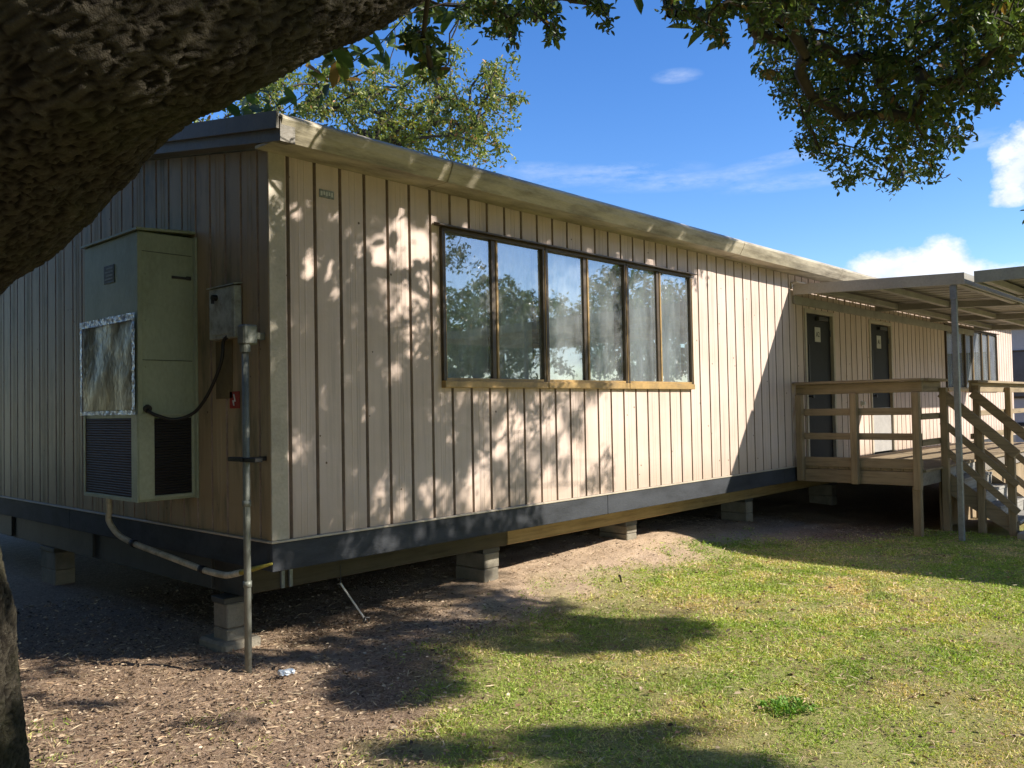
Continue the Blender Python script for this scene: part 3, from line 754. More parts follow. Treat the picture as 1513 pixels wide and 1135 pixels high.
def window(x0, x1, z0, z1, lit_gold, cur):
    # three coupled sliders, each two panes
    w = (x1-x0)/3
    for k in range(3):
        a, b = x0+k*w, x0+(k+1)*w; mid = (a+b)/2
        wo = MB(); e = .036
        bl = a+.004 if k else a; br = b-.004 if k < 2 else b
        wo.box(bl, bl+e, -.045, .05, z0+.06, z1-.03, .003); wo.box(br-e, br, -.045, .05, z0+.06, z1-.03, .003)
        wo.box(bl, br, -.045, .05, z1-.03, z1, .003)
        wo.box(mid-.05, mid+.0, -.02, .045, z0+.085, z1-.03, .003)
        W_ = wo.build('window', 'frame', bld)
        W_['label'] = ['left slider of the window, mirroring open sky', 'middle slider of the window', 'right slider of the window'][k]
        MB().box(bl, br, -.062, .05, z0, z0+.06, .004).box(bl+e, br-e, -.04, .04, z0+.06, z0+.085, .003).build('sill', 'gold', W_)
        MB().box(mid+.004, mid+.03, -.028, .03, z0+.087, z1-.032, .003).build('stile', 'gold', W_); MB().box(bl+e+.002, bl+e+.018, -.03, .02, z0+.087, z1-.032, .002).build('stile', 'gold', W_); MB().box(br-.012, br-.004, -.052, -.046, z0+.06, z1-.04, .002).build('stile', 'gold', W_)
        for q, (pa, pb, yy) in enumerate(((a+e+.02, mid-.05, .0), (mid+.03, b-e, -.012))):
            g = MB().box(pa, pb, yy, yy+.004, z0+.087, z1-.032).build('pane', ['glass', 'clear'], W_); g.data.polygons.foreach_set('material_index', [0 if p.normal.y < -.5 else 1 for p in g.data.polygons])
        # blind hung just inside
        n = 60; vs = []; fs = []
        ph = random.random()*6
        for i in range(n+1):
            xx = a+.06+(w-.12)*i/n; yy = .10+.012*math.sin(i*.9+ph)+.01*math.sin(i*.37)
            vs += [(xx, yy, z0+.02), (xx, yy, z1-.02)]
        for i in range(n): fs.append((2*i, 2*i+2, 2*i+3, 2*i+1))
        MB().add(vs, fs).build('blind', cur, W_, True)
window(*W1, True, 'curtain'); window(*W2, False, 'curtain2')
for (x0, x1, z0, z1) in (W1, W2):
    MB().prism([(-.024, z1+.035), (-.095, z1+.012), (-.095, z1+.002), (-.024, z1+.003)], x0-.07, x1+.06, 'yz').build('window_hood', 'frame', bld)
    MB().box(x0+.01, x1-.01, .22, .25, z0-.05, z1+.03).build('room_back', 'room', bld)

def text(body, size, loc, rot, mat, parent, name, ext=.001):
    cu = bpy.data.curves.new(name, 'FONT'); cu.body = body; cu.size = size; cu.extrude = ext; cu.align_x = 'CENTER'; cu.align_y = 'CENTER'
    tmp = bpy.data.objects.new('t', cu); col.objects.link(tmp); bpy.context.view_layer.update()
    me = bpy.data.meshes.new_from_object(tmp.evaluated_get(bpy.context.evaluated_depsgraph_get())); bpy.data.objects.remove(tmp)
    R = Matrix.Translation(Vector(loc)) @ rot.to_4x4(); me.transform(R)
    return link(me, name, mat, parent)
R_south = Matrix(((1, 0, 0), (0, 0, -1), (0, 1, 0)))           # faces -Y
R_west = Matrix(((0, 0, -1), (-1, 0, 0), (0, 1, 0)))           # faces -X
for k, (x0, x1, z0, z1) in enumerate((D1, D2)):
    d = MB().box(x0+.06, x1-.06, .02, .06, .02, z1-.06, .003).build('door', 'door', bld)
    d['label'] = ['dark grey door with a paper sign, nearest the rail', 'dark grey door with a pale lower plate added for sunlight, farther along'][k]
    MB().box(x0, x0+.06, -.03, .06, 0, z1, .003).box(x1-.06, x1, -.03, .06, 0, z1, .003).box(x0+.06, x1-.06, -.03, .06, z1-.06, z1, .003).build('door_frame', 'trim' if k == 0 else 'trim', d)
    cx = (x0+x1)/2
    sg = MB().box(cx-.10, cx+.10, .013, .019, 1.80, 2.02, .002).build('door_sign', 'paper', d)
    hx = x0+.14 if k == 0 else x0+.14
    MB().tube([(hx, .02, .98), (hx, -.05, .98)], .012, 10).tube([(hx, -.05, .98), (hx, -.075, .98)], .028, 14).box(hx-.03, hx+.03, .012, .019, .9, 1.06, .003).build('handle', 'darkmetal', d)
    MB().box(x0+.5, x0+.85, -.03, .018, z1-.15, z1-.09, .006).build('door_closer', 'darkmetal', d)
    for hz in (.3, 1.1, 1.9): MB().tube([(x1-.062, .012, hz), (x1-.062, .012, hz+.1)], .009, 8).build('hinge', 'galv', d)
    if k == 1: MB().box(x0+.07, x1-.07, .008, .0185, .03, .78, .002).build('sunpatch_plate', 'sunpatch', d)  # pale plate added where the sun brightens the lower door
    MB().box(x0+.2, x0+.24, .01, .019, 1.0, 1.75, .002).build('vision_strip', 'black', d)
    text('A2' if k == 0 else 'A1', .11, (cx, .0115, 1.91), R_south, 'ink', d, 'door_number')
one('canopy_ledger', 'purlin', bld, 8.4, 17.6, -.048, -.018, 2.30, 2.42, c=.004)
one('canopy_flashing', 'trim', bld, 8.36, 18.0, -.11, -.018, 2.60, 2.612, c=.002)
one('canopy_flashing', 'trim', bld, 8.36, 18.0, -.03, -.016, 2.52, 2.598, c=.002)

# light fitting between the doors
fx = empty('wall_fixture', (10.93, -.02, .85), 'small round white fitting on the siding between the two dark doors', 'wall fixture')
MB().tube([(10.93, -.012, .86), (10.93, -.03, .86)], .045, 20).build('base_plate', 'white', fx)
MB().tube([(10.93, -.03, .86), (10.93, -.055, .86), (10.93, -.07, .86), (10.93, -.078, .86)], [.033, .033, .025, .008], 18).build('cap', 'white', fx, True)

# small plate with worn figures near the corner
npl = empty('number_plate', (.47, -.02, 2.47), 'small faded grey number plate high on the long wall near the corner', 'sign')
MB().box(.405, .535, -.019, -.0135, 2.472, 2.532, .001).build('plate', 'greysign', npl)
mb = MB()
for k in range(5): mb.box(.415+k*.023, .430+k*.023, -.0215, -.0195, 2.486+.006*(k % 2), 2.518)
mb.build('worn_figures', 'paper', npl)

# piers -----------------------------------------------------------------------
def pier(x, y, zt, label, w=.2, d=.4, pad=False, along='y'):
    zb = float(gzf(x+.1, y+.1))-.03; t = empty('concrete_pier', (x, y, zb), label, 'pier', 'block piers carrying the building')
    n = 2; h = (zt-.045-zb)/n
    for k in range(n):
        j = random.uniform(-.006, .006)
        MB().box(x+j, x+w+j, y, y+d, zb+k*h, zb+(k+1)*h-.004, .008).build('block', 'concrete', t)
    MB().box(x-.015, x+w+.015, y+.0, y+d, zt-.045, zt-.002, .004).build('shim_board', 'beam_end', t)
    if pad: MB().box(x-.06, x+w+.05, y-.06, y+d+.12, zb-.02, zb+.10, .02).build('pad', 'concrete', t)
pier(.0, .65, -.488, 'concrete block pier on a wide pad at the near corner beside the grey conduit', pad=True, w=.21, d=.2)
pier(2.56, .47, -.447, 'sunlit concrete block pier under the joint of the rim beam, second from the near corner')
pier(4.90, .47, -.447, 'pale concrete block pier standing on the sandy mound under the window')
pier(7.80, .47, -.447, 'concrete block pier in the shade below the long wall just before the deck')
pier(10.8, .47, -.447, 'concrete block pier hidden in the dark under the deck')
pier(.10, 4.35, -.488, 'shaded concrete block pier under the end wall at the far left')
for xx, yy in ((2.6, 2.55), (5.6, 2.55), (8.6, 2.55), (2.6, 4.75), (6, 4.75)):
    pier(xx, yy, -.425, 'concrete block pier deep in the shade beneath the middle of the building')

# hvac --------------------------------------------------------------------------
ac = empty('hvac_unit', (-.23, 1.57, .24), 'tall pale green wall mounted air conditioner with foil taped panel on the shaded end wall', 'air conditioner')
X0, YA, YB, ZA, ZB = -.46, 1.07, 2.075, .24, 2.27
mb = MB().box(X0, -.014, YA, YB, ZA, ZB, .008)
mb.box(X0-.006, X0+.03, YA-.008, YA+.03, ZA+.03, ZB-.02, .003)
mb.prism([(X0-.02, ZB+.004), (-.014, ZB+.03), (-.014, ZB+.05), (X0-.02, ZB+.02)], YA-.02, YB+.02, 'xz')
mb.box(-.03, -.014, YA-.05, YA-.001, ZA, ZB, .002)
for zz in (.95, 1.25, 1.6, 1.95): mb.tube([(X0+.06, YA-.009, zz), (X0+.06, YA+.001, zz)], .008, 8)
mb.build('cabinet', 'hvac', ac)
MB().box(X0+.02, -.03, YA-.012, YA-.001, .885, .9, .002).box(X0+.0, X0+.115, YA-.011, YA-.002, ZA+.02, .885, .002).box(-.05, -.03, YA-.011, YA-.002, ZA+.02, .885, .002).box(X0+.115, -.05, YA-.011, YA-.002, ZA+.02, ZA+.04, .002)\
    .box(X0-.012, X0-.001, YA+.0, YA+.1, ZA, .895, .002).box(X0-.012, X0-.001, YB-.03, YB, ZA, .895, .002).box(X0-.012, X0-.001, YA+.1, YB-.03, ZA, ZA+.03, .002).build('edge_trim', 'hvac_trim', ac)
MB().box(X0-.006, X0-.001, YA+.103, YB-.033, ZA+.033, .868, .001).build('front_grille', 'grille', ac)
MB().box(X0+.118, -.053, YA-.006, YA-.001, ZA+.043, .862, .001).build('side_grille', 'grille_dark', ac)
# cloudy sheet, slightly buckled
n = 26; vs = []; fs = []
for i in range(n+1):
    for j in range(n+1):
        yy = YA+.03+(YB-YA-.05)*i/n; zz = .93+.68*j/n
        d = .016+.016*mnoise.noise(Vector((yy*3, zz*3, 1.)))
        vs.append((X0-d, yy, zz))
for i in range(n):
    for j in range(n): k = i*(n+1)+j; fs.append((k, k+1, k+n+2, k+n+1))
MB().add(vs, fs).build('clear_sheet', 'film', ac, True)
def crumple(y0, y1, z0, z1):
    a = max(2, int((y1-y0)/.012)); b = max(2, int((z1-z0)/.012)); vs = []; fs = []
    for i in range(a+1):
        for j in range(b+1):
            yy = y0+(y1-y0)*i/a; zz = z0+(z1-z0)*j/b
            edge = .005*mnoise.noise(Vector((yy*25, zz*25, 7)))
            d = .032+.008*mnoise.noise(Vector((yy*38, zz*38, 3.)))
            vs.append((X0-d, yy+(edge if i in (0, a) else 0), zz+(edge if j in (0, b) else 0)))
    for i in range(a):
        for j in range(b): k = i*(b+1)+j; fs.append((k, k+1, k+b+2, k+b+1))
    return MB().add(vs, fs)
c_ = crumple(YA-.01, YB+.01, 1.60, 1.655)
for q in (crumple(YA-.01, YA+.035, .93, 1.60), crumple(YB-.03, YB+.01, .93, 1.60), crumple(YA-.01, YB+.01, .895, .925)): c_.add(q.v, q.f)
c_.build('foil_tape', 'foil', ac)
MB().box(X0-.005, X0-.001, 1.48, 1.67, 1.93, 2.07, .001).build('rating_plate', 'darkmetal', ac)
mb = MB()
for k in range(4): mb.box(X0-.007, X0-.0055, 1.5, 1.65-.03*(k % 2), 1.955+k*.028, 1.968+k*.028)
mb.build('plate_lines', 'greysign', ac)
MB().box(X0+.03, -.04, YA-.005, YA-.001, 1.30, 1.304).build('panel_seam', 'darkmetal', ac)
MB().box(X0+.03, -.04, YA-.005, YA-.001, 2.12, 2.124).build('panel_seam', 'darkmetal', ac)
MB().box(-.2, -.06, YA-.012, YA-.002, 1.935, 1.955, .002).box(-.09, -.05, YA-.022, YA-.012, 1.93, 1.96, .003).build('latch', 'darkmetal', ac)

eb = empty('electrical_box', (-.05, .54, 1.43), 'grey metal disconnect box mounted on the end wall beside the air conditioner', 'electrical box')
MB().box(-.075, -.014, .36, .73, 1.44, 1.82, .006).prism([(-.09, 1.822), (-.014, 1.835), (-.014, 1.843), (-.09, 1.83)], .35, .74, 'xz').build('housing', 'elec', eb)
MB().box(-.083, -.077, .385, .70, 1.47, 1.79, .003).build('cover', 'elec', eb)
MB().tube([(-.083, .60, 1.745), (-.12, .60, 1.745)], .022, 12).box(-.123, -.105, .588, .612, 1.70, 1.76, .003).build('switch_handle', 'black', eb)
MB().box(-.0185, -.0135, .50, .74, 1.0, 1.43, .001).build('backing_board', plain('brown backing board', (.17, .13, .06), .8, var=.4), eb)
# cable loop
cb = empty('power_cable', (-.12, 1.0, .9), 'black cable sagging from the grey disconnect box to the side of the air conditioner', 'cable')
pts = [(-.40, 1.055, .935), (-.40, 1.03, .915), at(232, 614, 1, 1.0), at(258, 620, 1, .97), at(285, 611, 1, .9), at(303, 590, 0, -.10), at(318, 560, 0, -.09), at(328, 530, 0, -.08), at(330, 505, 0, -.07), (-.07, .47, 1.45)]
MB().tube(crm(pts, 5), .013, 10).build('cable_sheath', 'black', cb, True)
MB().tube([(-.40, 1.062, .94), (-.40, 1.04, .93)], .03, 12).build('connector', 'darkmetal', cb)

cd = empty('conduit', (-.17, .11, -.87), 'tall vertical grey conduit pipe standing before the near corner of the end wall', 'pipe')
px0, py0 = -.165, .06
MB().tube([(px0, py0, -.95), (px0, py0, 1.33)], .024, 14).build('pipe', 'conduit', cd, True)
MB().box(-.20, -.09, .015, .11, 1.36, 1.50, .012).box(-.089, -.014, .045, .085, 1.40, 1.45, .004).tube([(px0, py0, 1.31), (px0, py0, 1.36)], .036, 14).build('junction_body', 'conduit', cd)
MB().tube([(px0, py0, .25), (px0, py0, .29)], .03, 14).build('coupling', 'conduit', cd, True); MB().tube([(px0, py0, -.30), (px0, py0, -.26)], .029, 14).build('coupling', 'conduit', cd, True)
MB().box(px0-.03, px0+.03, -.10, .26, .555, .585, .004).box(px0-.045, -.014, .045, .075, .555, .585, .003).build('bracket', 'black', cd)

st = empty('warning_sticker', (-.017, .38, .92), 'small square red warning sticker with a white mark on the end wall beside the conduit', 'sticker')
MB().box(-.0185, -.0145, .40, .54, .925, 1.05, .001).build('sticker_face', 'red', st)
MB().prism([(.485, .945), (.50, .985), (.47, .985), (.488, 1.03), (.472, 1.03), (.45, .975), (.477, .975), (.468, .945)], -.0205, -.019, 'yz').build('sticker_mark', 'paper', st)

dp = empty('drain_pipe', (-.3, 1.9, -.2), 'off white plastic drain pipe running from under the air conditioner down along the dark skirt', 'pipe')
P_ = [(-.34, 1.90, .25), (-.34, 1.90, .12), at(161, 770, 0, -.33), at(175, 790, 0, -.30), at(197, 803, 0, -.27)]
P2 = [at(197, 803, 0, -.27), at(250, 823, 0, -.20), at(300, 842, 0, -.13)]
P3 = [at(300, 842, 0, -.13), at(318, 847, 0, -.115), at(336, 850, 0, -.10), at(356, 846, 0, -.09)]
for k, p in enumerate((P_, P2, P3)): MB().tube(crm(p, 6), .0235, 12).build('pipe_run', 'pvc', dp, True)
for p, q in ((P2[0], P2[1]), (P3[0]*1., P2[1])):
    d = (np.array(q)-np.array(p)); d /= np.linalg.norm(d); MB().tube([np.array(p)-d*.02, np.array(p)+d*.03], .031, 12).build('pipe_collar', 'black', dp, True)
MB().tube([at(356, 846, 0, -.09), at(378, 840, 0, -.06), at(402, 833, 0, -.03)], [.02, .018, .008], 10).build('yellow_end', 'yellow', dp, True)

sp = empty('tie_down_strap', (.9, .15, -.87), 'thin metal tie down strap slanting from under the rim beam to a ground anchor', 'strap')
a_, b_ = np.array([.98, .46, -.47]), np.array([.89, .13, -.84])
MB().tube([at(503, 862, 1, .44), at(540, 916, 2, -.855)], .008, 8).build('strap', 'white', sp)
e_ = at(541, 918, 2, -.855)
MB().tube([e_+np.array([-.03, 0, .0]), e_+np.array([-.02, -.01, .035]), e_+np.array([.015, -.015, .03]), e_+np.array([.03, 0, -.005])], .009, 8).tube([e_, e_-np.array([0, 0, .06])], .012, 8).build('anchor_eye', 'darkmetal', sp)
MB().tube([at(503, 862, 1, .44), at(503, 835, 1, .44)], .003, 6).build('cord', 'darkmetal', sp)

# crushed can, stake
q = at(423, 997, 2, -.85); cn = empty('crushed_can', tuple(q), 'crushed white and blue drink can lying on the leaf litter', 'can')
vs = []; fs = []; n = 16; m = 8
for i in range(m+1):
    for k in range(n):
        a = 2*math.pi*k/n; r = .028*(1 if 0 < i < m else .8); w = mnoise.noise(Vector((math.cos(a)*2, math.sin(a)*2, i*.7)))
        vs.append((q[0]+(i/m-.5)*.095, q[1]+math.cos(a)*r*(1+.5*w)-.3*(i/m-.5)*.09, q[2]+.018+math.sin(a)*r*.62*(1+.6*w)))
for i in range(m):
    for k in range(n): fs.append((i*n+k, i*n+(k+1) % n, (i+1)*n+(k+1) % n, (i+1)*n+k))
fs += [tuple(range(n)), tuple(range(m*n, m*n+n))]
cm = plain('can print', (.55, .6, .65), .3, metal=.3, var=.6, scale=30, c2=(.12, .22, .4)); MB().add(vs, fs).build('can_body', cm, cn)
q = at(919, 858, 2, -.83); sk = empty('marker_stake', tuple(q), 'short dark stake standing in the sandy edge of the lawn', 'stake')
MB().tube([q-np.array([0, 0, .05]), q+np.array([-.03, .0, .05])], [.007, .01], 8).tube([q+np.array([-.03, .0, .05]), q+np.array([-.045, 0, .055])], .012, 8).build('stake_pin', 'black', sk)

# ------------------------------------------------------------------ deck, stairs
dk = empty('wooden_deck', (8.4, -1.7, -.87), 'weathered wooden entry deck with plank railings outside the dark doors', 'deck')
DX0, DX1, DY = 8.40, 16.6, -1.70  # far stretch of deck added to keep sun off the ground below
mb = MB(); y = -.035
k = 0
while y > DY+.02:
    mb.box(DX0+.02, DX1, y-.136, y, -.035, .0, .004); y -= .142
mb.build('floor_boards', 'deckwood_x', dk)
MB().box(DX0-.0, DX0+.038, DY+.01, -.03, -.215, -.04, .004).build('rim_board', 'deckwood_y', dk)
MB().box(DX0+.04, DX1, DY+.012, DY+.05, -.215, -.04, .004).build('rim_board', 'deckgrey', dk)
mb = MB()
for xx in np.arange(9.1, 16.4, .6): mb.box(xx, xx+.038, DY+.06, -.05, -.2, -.04)
mb.build('joists', 'deckwood_y', dk)
def post(parent, x, y, z0, z1, w=.09, mat='deckwood_z'): return MB().box(x-w/2, x+w/2, y-w/2, y+w/2, z0, z1, .006).build('post', mat, parent)
post(dk, DX0-.048, -.10, -.20, 1.00); post(dk, DX0-.048, -.86, -.22, 1.00)
post(dk, DX0-.048, -1.655, -.26, 1.00); post(dk, DX0+.09, DY+.10, -.90, -.22, .1)
MB().box(9.32, 16.55, DY+.055, DY+.08, -.92, -.05, .004).build('sun_block_boarding', 'deckwood_z', dk)  # boards added behind the deck front to keep the sun out
post(dk, 9.2, DY-.05, -.9, 1.06); post(dk, 10.8, DY-.05, -.9, 1.10); post(dk, 12.7, DY-.05, -.9, 1.08); post(dk, 14.6, DY-.05, -.9, 1.08); post(dk, 16.5, DY-.05, -.9, 1.08)
mb = MB().box(DX0+.0, DX0+.036, DY-.02, -.03, 1.00, 1.14, .005)
mb.box(DX0-.10, DX0+.05, DY-.04, -.025, 1.142, 1.178, .005)
mb.build('top_rail', 'deckwood_y', dk)
for z0, z1 in ((.705, .80), (.375, .465), (.0, .13)):
    MB().box(DX0+.0, DX0+.036, DY-.0, -.04, z0, z1, .004).build('side_rail', 'deckwood_y', dk)
for (xa, xb) in ((DX0+.04, 9.26), (10.75, 16.6)):
    MB().box(xa, xb, DY-.0, DY+.036, 1.0, 1.14, .004).box(xa-.0, xb+.02, DY-.09, DY+.05, 1.142, 1.178, .004).build('front_rail', 'deckwood_x', dk)
    MB().box(xa, xb, DY-.0, DY+.036, .64, .72, .004).build('front_rail', 'deckwood_x', dk)
    MB().box(xa, xb, DY-.0, DY+.036, .30, .38, .004).build('front_rail', 'deckwood_x', dk)

def stairs():
    t = empty('wooden_stairs', (9.95, -2.1, -.87), 'wooden stairs with slanted plank handrails leading down from the deck to the walkway', 'stairs')
    n = 4; rise = .172; run = .215
    for sx in (9.22, 10.72):
        poly = [(DY-.0, -.04), (DY-.0, -.34), (DY-n*run-.02, -.90), (DY-n*run-.02, -.70)]
        for k in range(n-1, -1, -1): pass
        MB().prism(poly, sx+.03, sx+.07, 'yz').build('stringer', 'deckwood_y', t)
        MB().bar((sx-.03, DY-.02, .99), (sx-.03, DY-.90, .17), .038, .13).build('handrail', 'deckwood_y', t)
        MB().bar((sx-.03, DY-.02, .60), (sx-.03, DY-.90, -.22), .036, .085).build('middle_rail', 'deckwood_y', t)
        MB().bar((sx-.03, DY-.02, .25), (sx-.03, DY-.90, -.57), .036, .085).build('lower_rail', 'deckwood_y', t)
        post(t, sx+.035, DY-.46, -.92, .55); post(t, sx+.035, DY-.82, -.92, .25)
    for k in range(n):
        z = -(k+1)*rise; y = DY-k*run
        MB().box(9.30, 10.74, y-run-.03, y-.0, z-.036, z, .005).build('tread', 'tread', t)
        MB().box(9.30, 10.74, y-.0-.02, y-.004, z+.002, z+rise-.04, .003).build('riser', 'tread', t)
stairs()
wk = MB().box(8.95, 11.2, -9, -2.62, -1.0, -.80, .01).build('walkway', 'slab'); tag(wk, kind='structure')

# ------------------------------------------------------------------ canopies
def canopy(name, label, x0, x1, y0, y1, z0, z1, facemat, purl, cross, along):
    """roof between y0 (high side z0) and y1 (z1)"""
    t = empty(name, (x0, y1, -.87), label, 'canopy')
    zf = lambda y: z0+(z1-z0)*(y-y0)/(y1-y0)
    # ribbed pan roof
    prof = []; s = 0
    if along == 'y':
        L = x1-x0; a = 0.
        while a < L-.01:
            prof += [(a, 0), (min(a+.24, L), 0), (min(a+.26, L), .045), (min(a+.32, L), .045), (min(a+.34, L), 0)]; a += .34
        prof = sorted({(round(min(p, L), 4), h) for p, h in prof})
        vs = []; fs = []
        for p, h in prof: vs += [(x0+.03+p*(L-.06)/L, y0-.02, zf(y0)+.115+h*.5), (x0+.03+p*(L-.06)/L, y1+.02, zf(y1)+.115+h*.5)]
        for i in range(len(prof)-1): fs.append((2*i, 2*i+2, 2*i+3, 2*i+1))
    mb = MB().add(vs, fs); mb.build('roof_pan', 'canopy_in', t)
    def edge_y(x, xx): return MB().add([(x, y0, zf(y0)), (xx, y0, zf(y0)), (xx, y1, zf(y1)), (x, y1, zf(y1)), (x, y0, zf(y0)+.145), (xx, y0, zf(y0)+.145), (xx, y1, zf(y1)+.145), (x, y1, zf(y1)+.145)],
                                       [(0, 1, 2, 3), (7, 6, 5, 4), (0, 4, 5, 1), (1, 5, 6, 2), (2, 6, 7, 3), (3, 7, 4, 0)])
    edge_y(x0, x0+.025).build('fascia', facemat, t); edge_y(x1-.025, x1).build('fascia', facemat, t)
    MB().box(x0+.026, x1-.026, y1, y1+.025, zf(y1), zf(y1)+.145, .003).build('fascia', facemat, t)
    if y0 < -.5: MB().box(x0+.026, x1-.026, y0-.025, y0, zf(y0), zf(y0)+.145, .003).build('fascia', facemat, t)
    for y in purl: MB().box(x0+.03, x1-.03, y-.04, y+.04, zf(y)+.0, zf(y)+.085, .006).build('purlin', 'purlin', t)
    for x in cross:
        MB().bar((x, y0-.05, zf(y0)+.03), (x, y1+.05, zf(y1)+.03), .09, .10).build('cross_beam', 'canopy_in', t)
    return t, zf
c1, zf1 = canopy('entry_canopy', 'beige metal canopy along the building wall over the deck and doors', 8.36, 18.0, -.05, -2.27, 2.425, 2.33, 'canopy', (-.42, -1.20, -2.15), (11.5, 14.4, 17.4), 'y')
c2, zf2 = canopy('walkway_canopy', 'grey green edged metal walkway canopy just past the narrow gap from the deck canopy', 8.36, 12.2, -2.38, -8.0, 2.33, 2.28, 'canopy_g', (-2.5, -3.7, -4.9, -6.1, -7.8), (10.3,), 'y')
def cpost(t, x, y, z1, z0=-.95):
    MB().box(x-.033, x+.033, y-.033, y+.033, z0, z1, .006).build('post', 'galv', t)
cpost(c1, 8.42, -2.13, 2.335); cpost(c2, 8.42, -5.1, 2.31); cpost(c2, 12.1, -5.1, 2.31); cpost(c2, 12.1, -7.8, 2.3); cpost(c2, 8.42, -7.8, 2.3)
MB().box(8.38, 8.40, -2.17, -2.09, 2.15, 2.33, .003).build('post_bracket', 'galv', c1)

# neighbouring building seen past the far end
nb = empty('neighbour_building', (27, 1.5, -.87), 'pale white building glimpsed past the far end under the canopy', 'building')
MB().box(25, 40, -3.5, 9, -.9, 3.1, .02).build('wall', 'farwall', nb)
MB().prism([(-3.9, 3.1), (9.4, 3.1), (9.4, 3.25), (2.7, 4.4), (-3.9, 3.25)], 24.6, 40.4, 'yz').build('roof', 'roof', nb)
for y in (-2.9, .1, 3.):
    w = MB().box(24.96, 24.99, y, y+1.5, .9, 2.3, .005).build('window', 'frame', nb)
    MB().box(24.94, 24.955, y+.06, y+1.44, .96, 2.24, .002).build('pane', 'farglass', w)
MB().box(24.93, 24.995, -3.5, 9, .1, .2, .01).build('belt_trim', 'skirt', nb)
ml = empty('metal_handrail', (20, -2.2, -.87), 'low grey metal handrail beyond the far end of the deck', 'handrail')
MB().tube([(16.5, -1.6, .55), (22.8, -1.6, .1)], .022, 8).tube([(16.5, -1.6, .25), (22.8, -1.6, -.2)], .018, 8).build('rail', 'galv', ml)
for x in (16.6, 19.6, 22.6): MB().tube([(x, -1.6, -.9), (x, -1.6, .55-(x-16.5)*.0714)], .02, 8).build('post', 'galv', ml)

# ------------------------------------------------------------------ turf and litter
def scatter(n, x0, x1, y0, y1, dens):
    x = rng.uniform(x0, x1, n); y = rng.uniform(y0, y1, n)
    k = rng.random(n) < dens(x, y); return x[k], y[k]
def vnoise(x, y, s, o=0.):
    # smooth value noise, vectorised
    xi = x*s; yi = y*s; x0 = np.floor(xi).astype(int); y0 = np.floor(yi).astype(int); fx = xi-x0; fy = yi-y0
    h = lambda a, b: np.modf(np.abs(np.sin(a*127.1+b*311.7+o)*43758.5453))[0]
    fx = fx*fx*(3-2*fx); fy = fy*fy*(3-2*fy)
    return (h(x0, y0)*(1-fx)+h(x0+1, y0)*fx)*(1-fy)+(h(x0, y0+1)*(1-fx)+h(x0+1, y0+1)*fx)*fy
def patch(x, y): return .5*vnoise(x, y, 1.1)+.3*vnoise(x, y, 3.1, 3)+.2*vnoise(x, y, 7.3, 9)
def near_cam(x, y, full=6.5): d = np.hypot(x-CAM[0], y-CAM[1]); return np.clip((full/d)**1.6, .18, 1)
def gdens(x, y):
    return np.clip(grass_share(x, y)*1.1+.10*(patch(x, y) > .62)*(y < .3), 0, 1)*near_cam(x, y)*(.15+1.15*ss(.22, .62, patch(x+7, y)))
gxx, gyy = scatter(950000, -4.6, 9.2, -8.2, .6, gdens)
n = len(gxx); gzz = gzf(gxx, gyy)-.004
lean = rng.normal(size=(n, 3))*.8; lean[:, 2] = rng.uniform(.3, .95, n); lean /= np.linalg.norm(lean, axis=1)[:, None]
P = np.stack([gxx, gyy, gzz], 1); dcam = np.hypot(gxx-CAM[0], gyy-CAM[1])
tall = vnoise(gxx, gyy, 4.3, 21)*vnoise(gxx, gyy, 1.7, 5); Lg = rng.uniform(.016, .044, n)*(.75+.5*patch(gxx, gyy)+1.3*np.clip(tall-.42, 0, 1)*2.2); Wg = rng.uniform(.003, .0065, n)*np.clip(dcam/5, .9, 2.)
dry = patch(gxx*1.3+20, gyy*1.3)+rng.normal(size=n)*.17
green = np.array([.32, .43, .075]); yel = np.array([.58, .60, .17]); straw = np.array([.72, .55, .33]); deep = np.array([.17, .30, .04])
t1 = np.clip((dry-.40)*5, 0, 1)[:, None]; t2 = np.clip((dry-.585)*6, 0, 1)[:, None]
cg = green*(1-t1)+yel*t1; cg = cg*(1-t2)+straw*t2; lush = (patch(gxx+3, gyy-5) > .60)[:, None]; cg = np.where(lush, cg*.5+deep*.5, cg)
cg = cg*rng.uniform(.65, 1.3, (n, 1))
nn = rand_dirs(n); nn -= lean*(nn*lean).sum(1)[:, None]; nn /= np.linalg.norm(nn, axis=1)[:, None]
side = np.cross(nn, lean)
bend = rng.normal(size=(n, 3))*.35; bend[:, 2] = -.25
tip = P+(lean+bend*.6)*Lg[:, None]; mid = P+lean*Lg[:, None]*.55
vv = np.stack([P-side*Wg[:, None]*.5, P+side*Wg[:, None]*.5, mid+side*Wg[:, None]*.4, tip, mid-side*Wg[:, None]*.4], 1).reshape(-1, 3)
k5 = np.arange(n)[:, None]*5
ff = np.concatenate([k5+np.array([[0, 1, 2]]), k5+np.array([[0, 2, 4]]), k5+np.array([[4, 2, 3]])], 0)
gr = link(np_mesh('grass', vv, ff, np.repeat(cg, 5, 0)), 'grass', 'blade'); tag(gr, 'patchy green and straw coloured lawn grass in front of the building', 'grass', kind='stuff')

